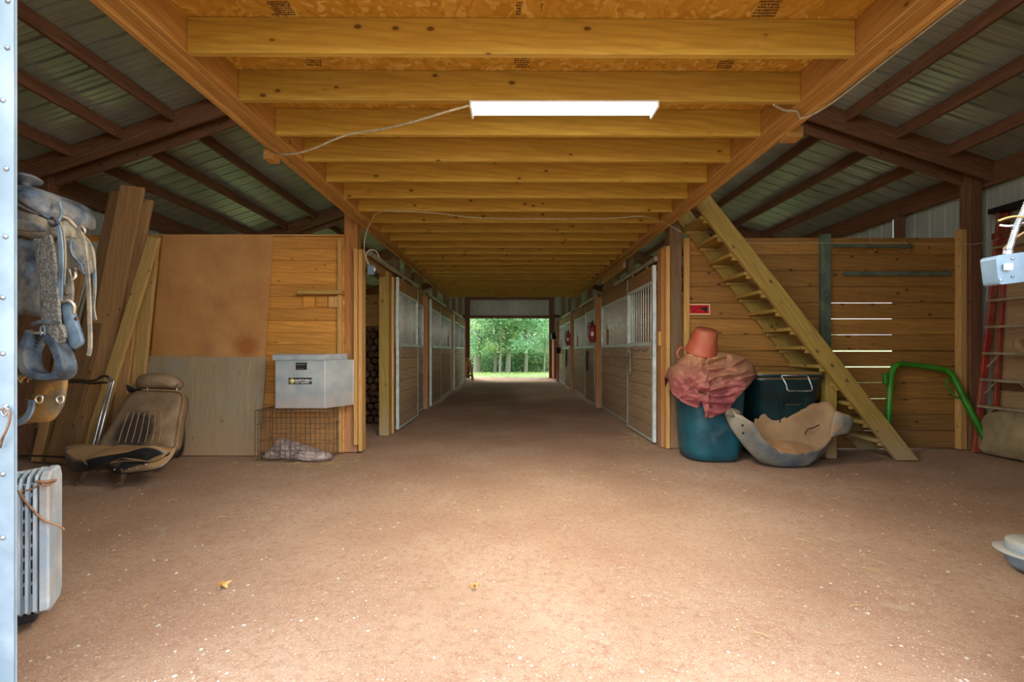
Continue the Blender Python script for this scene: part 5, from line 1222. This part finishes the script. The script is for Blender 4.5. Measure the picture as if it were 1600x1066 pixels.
# firewood in the first left stall
V, Fc = [], []
for (x, r_) in ((0, 1), (.4, 1.05)):
    for k in range(7): a = 2*PI*k/7; V.append(Vector((.06*r_*math.cos(a)*(1 if k % 3 else .8), x, .06*r_*math.sin(a)*(1 if k % 2 else .85))))
Fc = [tuple(range(7)), tuple(range(13, 6, -1))]+[(i, 7+i, 7+(i+1) % 7, (i+1) % 7) for i in range(7)]
lm = bpy.data.meshes.new('log'); lm.from_pydata([tuple(v) for v in V], [], Fc); lm.materials.append(M_log)
for row in range(15):
    for cc_ in range(9):
        o = bpy.data.objects.new('firewood_log', lm); s_ = R.uniform(.85, 1.12)
        link(o, T(-3.05+cc_*.118+(.055 if row % 2 else 0), 7.55+R.uniform(-.05, .05), .065+row*.109, ry=R.uniform(0, 6.28), s=(s_, 1, s_)))
        props(o, 'split firewood log stacked inside the nearest left stall', 'log', 'stacked firewood logs')

# ---------------------------------------------------------------- trees
def crown(seed, n_, rad, hgt, zc):
    rr = random.Random(seed); V, Fc = [], []; cl = [(Vector((rr.gauss(0, rad*.5), rr.gauss(0, rad*.5), zc+rr.uniform(-hgt, hgt))), rr.uniform(.35, .9)) for _ in range(34)]
    for i in range(n_):
        c, r_ = rr.choice(cl); p = c+Vector((rr.gauss(0, r_*.6), rr.gauss(0, r_*.6), rr.gauss(0, r_*.35)))
        if p.z < .15: continue
        a, b__ = rr.uniform(0, PI), rr.uniform(-.9, .9); s_ = rr.uniform(.05, .10)
        u = Vector((math.cos(a), math.sin(a), b__)).normalized()*s_; w_2 = Vector((-math.sin(a), math.cos(a), rr.uniform(-.8, .8))).normalized()*s_*.6
        k = len(V); V += [p-u, p+w_2, p+u, p-w_2]; Fc.append((k, k+1, k+2, k+3))
    return V, Fc
crowns = []
for i in range(3):
    V, Fc = crown(i+3, 9000, 2.0, 2.6, 4.0); me = bpy.data.meshes.new('foliage'); me.from_pydata([tuple(v) for v in V], [], Fc); crowns.append(me)
lowc = []
for i in range(2):
    V, Fc = crown(i+13, 5000, 1.6, .8, 1.1); me = bpy.data.meshes.new('foliage'); me.from_pydata([tuple(v) for v in V], [], Fc); lowc.append(me)
def cpm(me, mat):
    k = (me.name, mat.name)
    if k not in CACHE: m2 = me.copy(); m2.materials.append(mat); CACHE[k] = m2
    return CACHE[k]
trees = [(-1.9, 26, .2, 0, 0, 'thick pale trunked tree at the left of the far doorway view'), (-.85, 26.4, .10, 0, 1, 'slim dark trunk left of centre beyond the far doorway'), (-.55, 25.6, .07, 1, 2, 'slender trunk just left of centre beyond the far doorway'),
 (-.1, 26.2, .14, 2, 0, 'dark trunk in the centre of the far doorway view'), (.95, 26.6, .11, 0, 1, 'straight grey trunk right of centre beyond the far doorway'), (2.0, 25.9, .05, 1, 2, 'thin sapling near the right side of the far doorway'),
 (-4.2, 30, .2, 1, 1, 'leafy tree well left beyond the far doorway'), (4.5, 31, .2, 0, 0, 'leafy tree well right beyond the far doorway')]
for i, (x, y, r_, mi, ci, lab) in enumerate(trees):
    t_ = empty('tree', (x, y, lawnz(y)), lab, 'tree')
    z_ = lawnz(y); tube('trunk', [(x, y, z_-.1), (x+.05, y, z_+1.5), (x-.05+.1*(i % 3), y, z_+3.5), (x+.1, y, z_+7)], lambda t, r_=r_: r_*(1.15-.6*t), M_bark, t_, seg=10)
    for k in range(4):
        a = R.uniform(0, 6.28); h_ = R.uniform(1.2, 4.5); tube('branch', [(x, y, z_+h_), (x+.6*math.cos(a), y+.5*math.sin(a), z_+h_+.5), (x+1.4*math.cos(a), y+1.2*math.sin(a), z_+h_+1.3)], lambda t, r_=r_: r_*.3*(1-.75*t), M_bark, t_, seg=6, n=3)
    o = bpy.data.objects.new('foliage', cpm(crowns[ci], M_leafs[mi])); link(o, T(x, y, z_, rz=R.uniform(0, 6)), t_); o['kind'] = 'stuff'
for i in range(11):
    x, y = (-6+i*1.25), 31+R.uniform(0, 3)+(i % 3)*2.2; z_ = lawnz(y)
    t_ = empty('tree', (x, y, z_), 'pale green tree in the woodland behind the nearer trunks', 'tree', 'background woodland trees')
    tube('trunk', [(x, y, z_-.1), (x+.08, y, z_+3), (x, y, z_+7)], lambda t: .14*(1.1-.6*t), M_bark, t_, seg=8)
    o = bpy.data.objects.new('foliage', cpm(crowns[i % 3], M_leafs[(i+1) % 3])); link(o, T(x, y, z_-.2, rz=R.uniform(0, 6), s=(1.2, 1.2, 1.1)), t_); o['kind'] = 'stuff'
for i in range(18):
    x, y = -5.6+(i % 9)*1.4+(.7 if i > 8 else 0), (27.6 if i < 9 else 30.6)+R.uniform(0, 1.6); z_ = lawnz(y)
    t_ = empty('bush', (x, y, z_), 'low leafy bush at the edge of the woods', 'bush', 'undergrowth bushes')
    tube('stem', [(x, y, z_-.05), (x+.1, y, z_+1.2)], .03, M_bark, t_, n=1, seg=6)
    o = bpy.data.objects.new('foliage', cpm(lowc[i % 2], M_leafs[i % 3])); link(o, T(x, y, z_-.1, rz=R.uniform(0, 6), s=(1, 1, .8)), t_); o['kind'] = 'stuff'
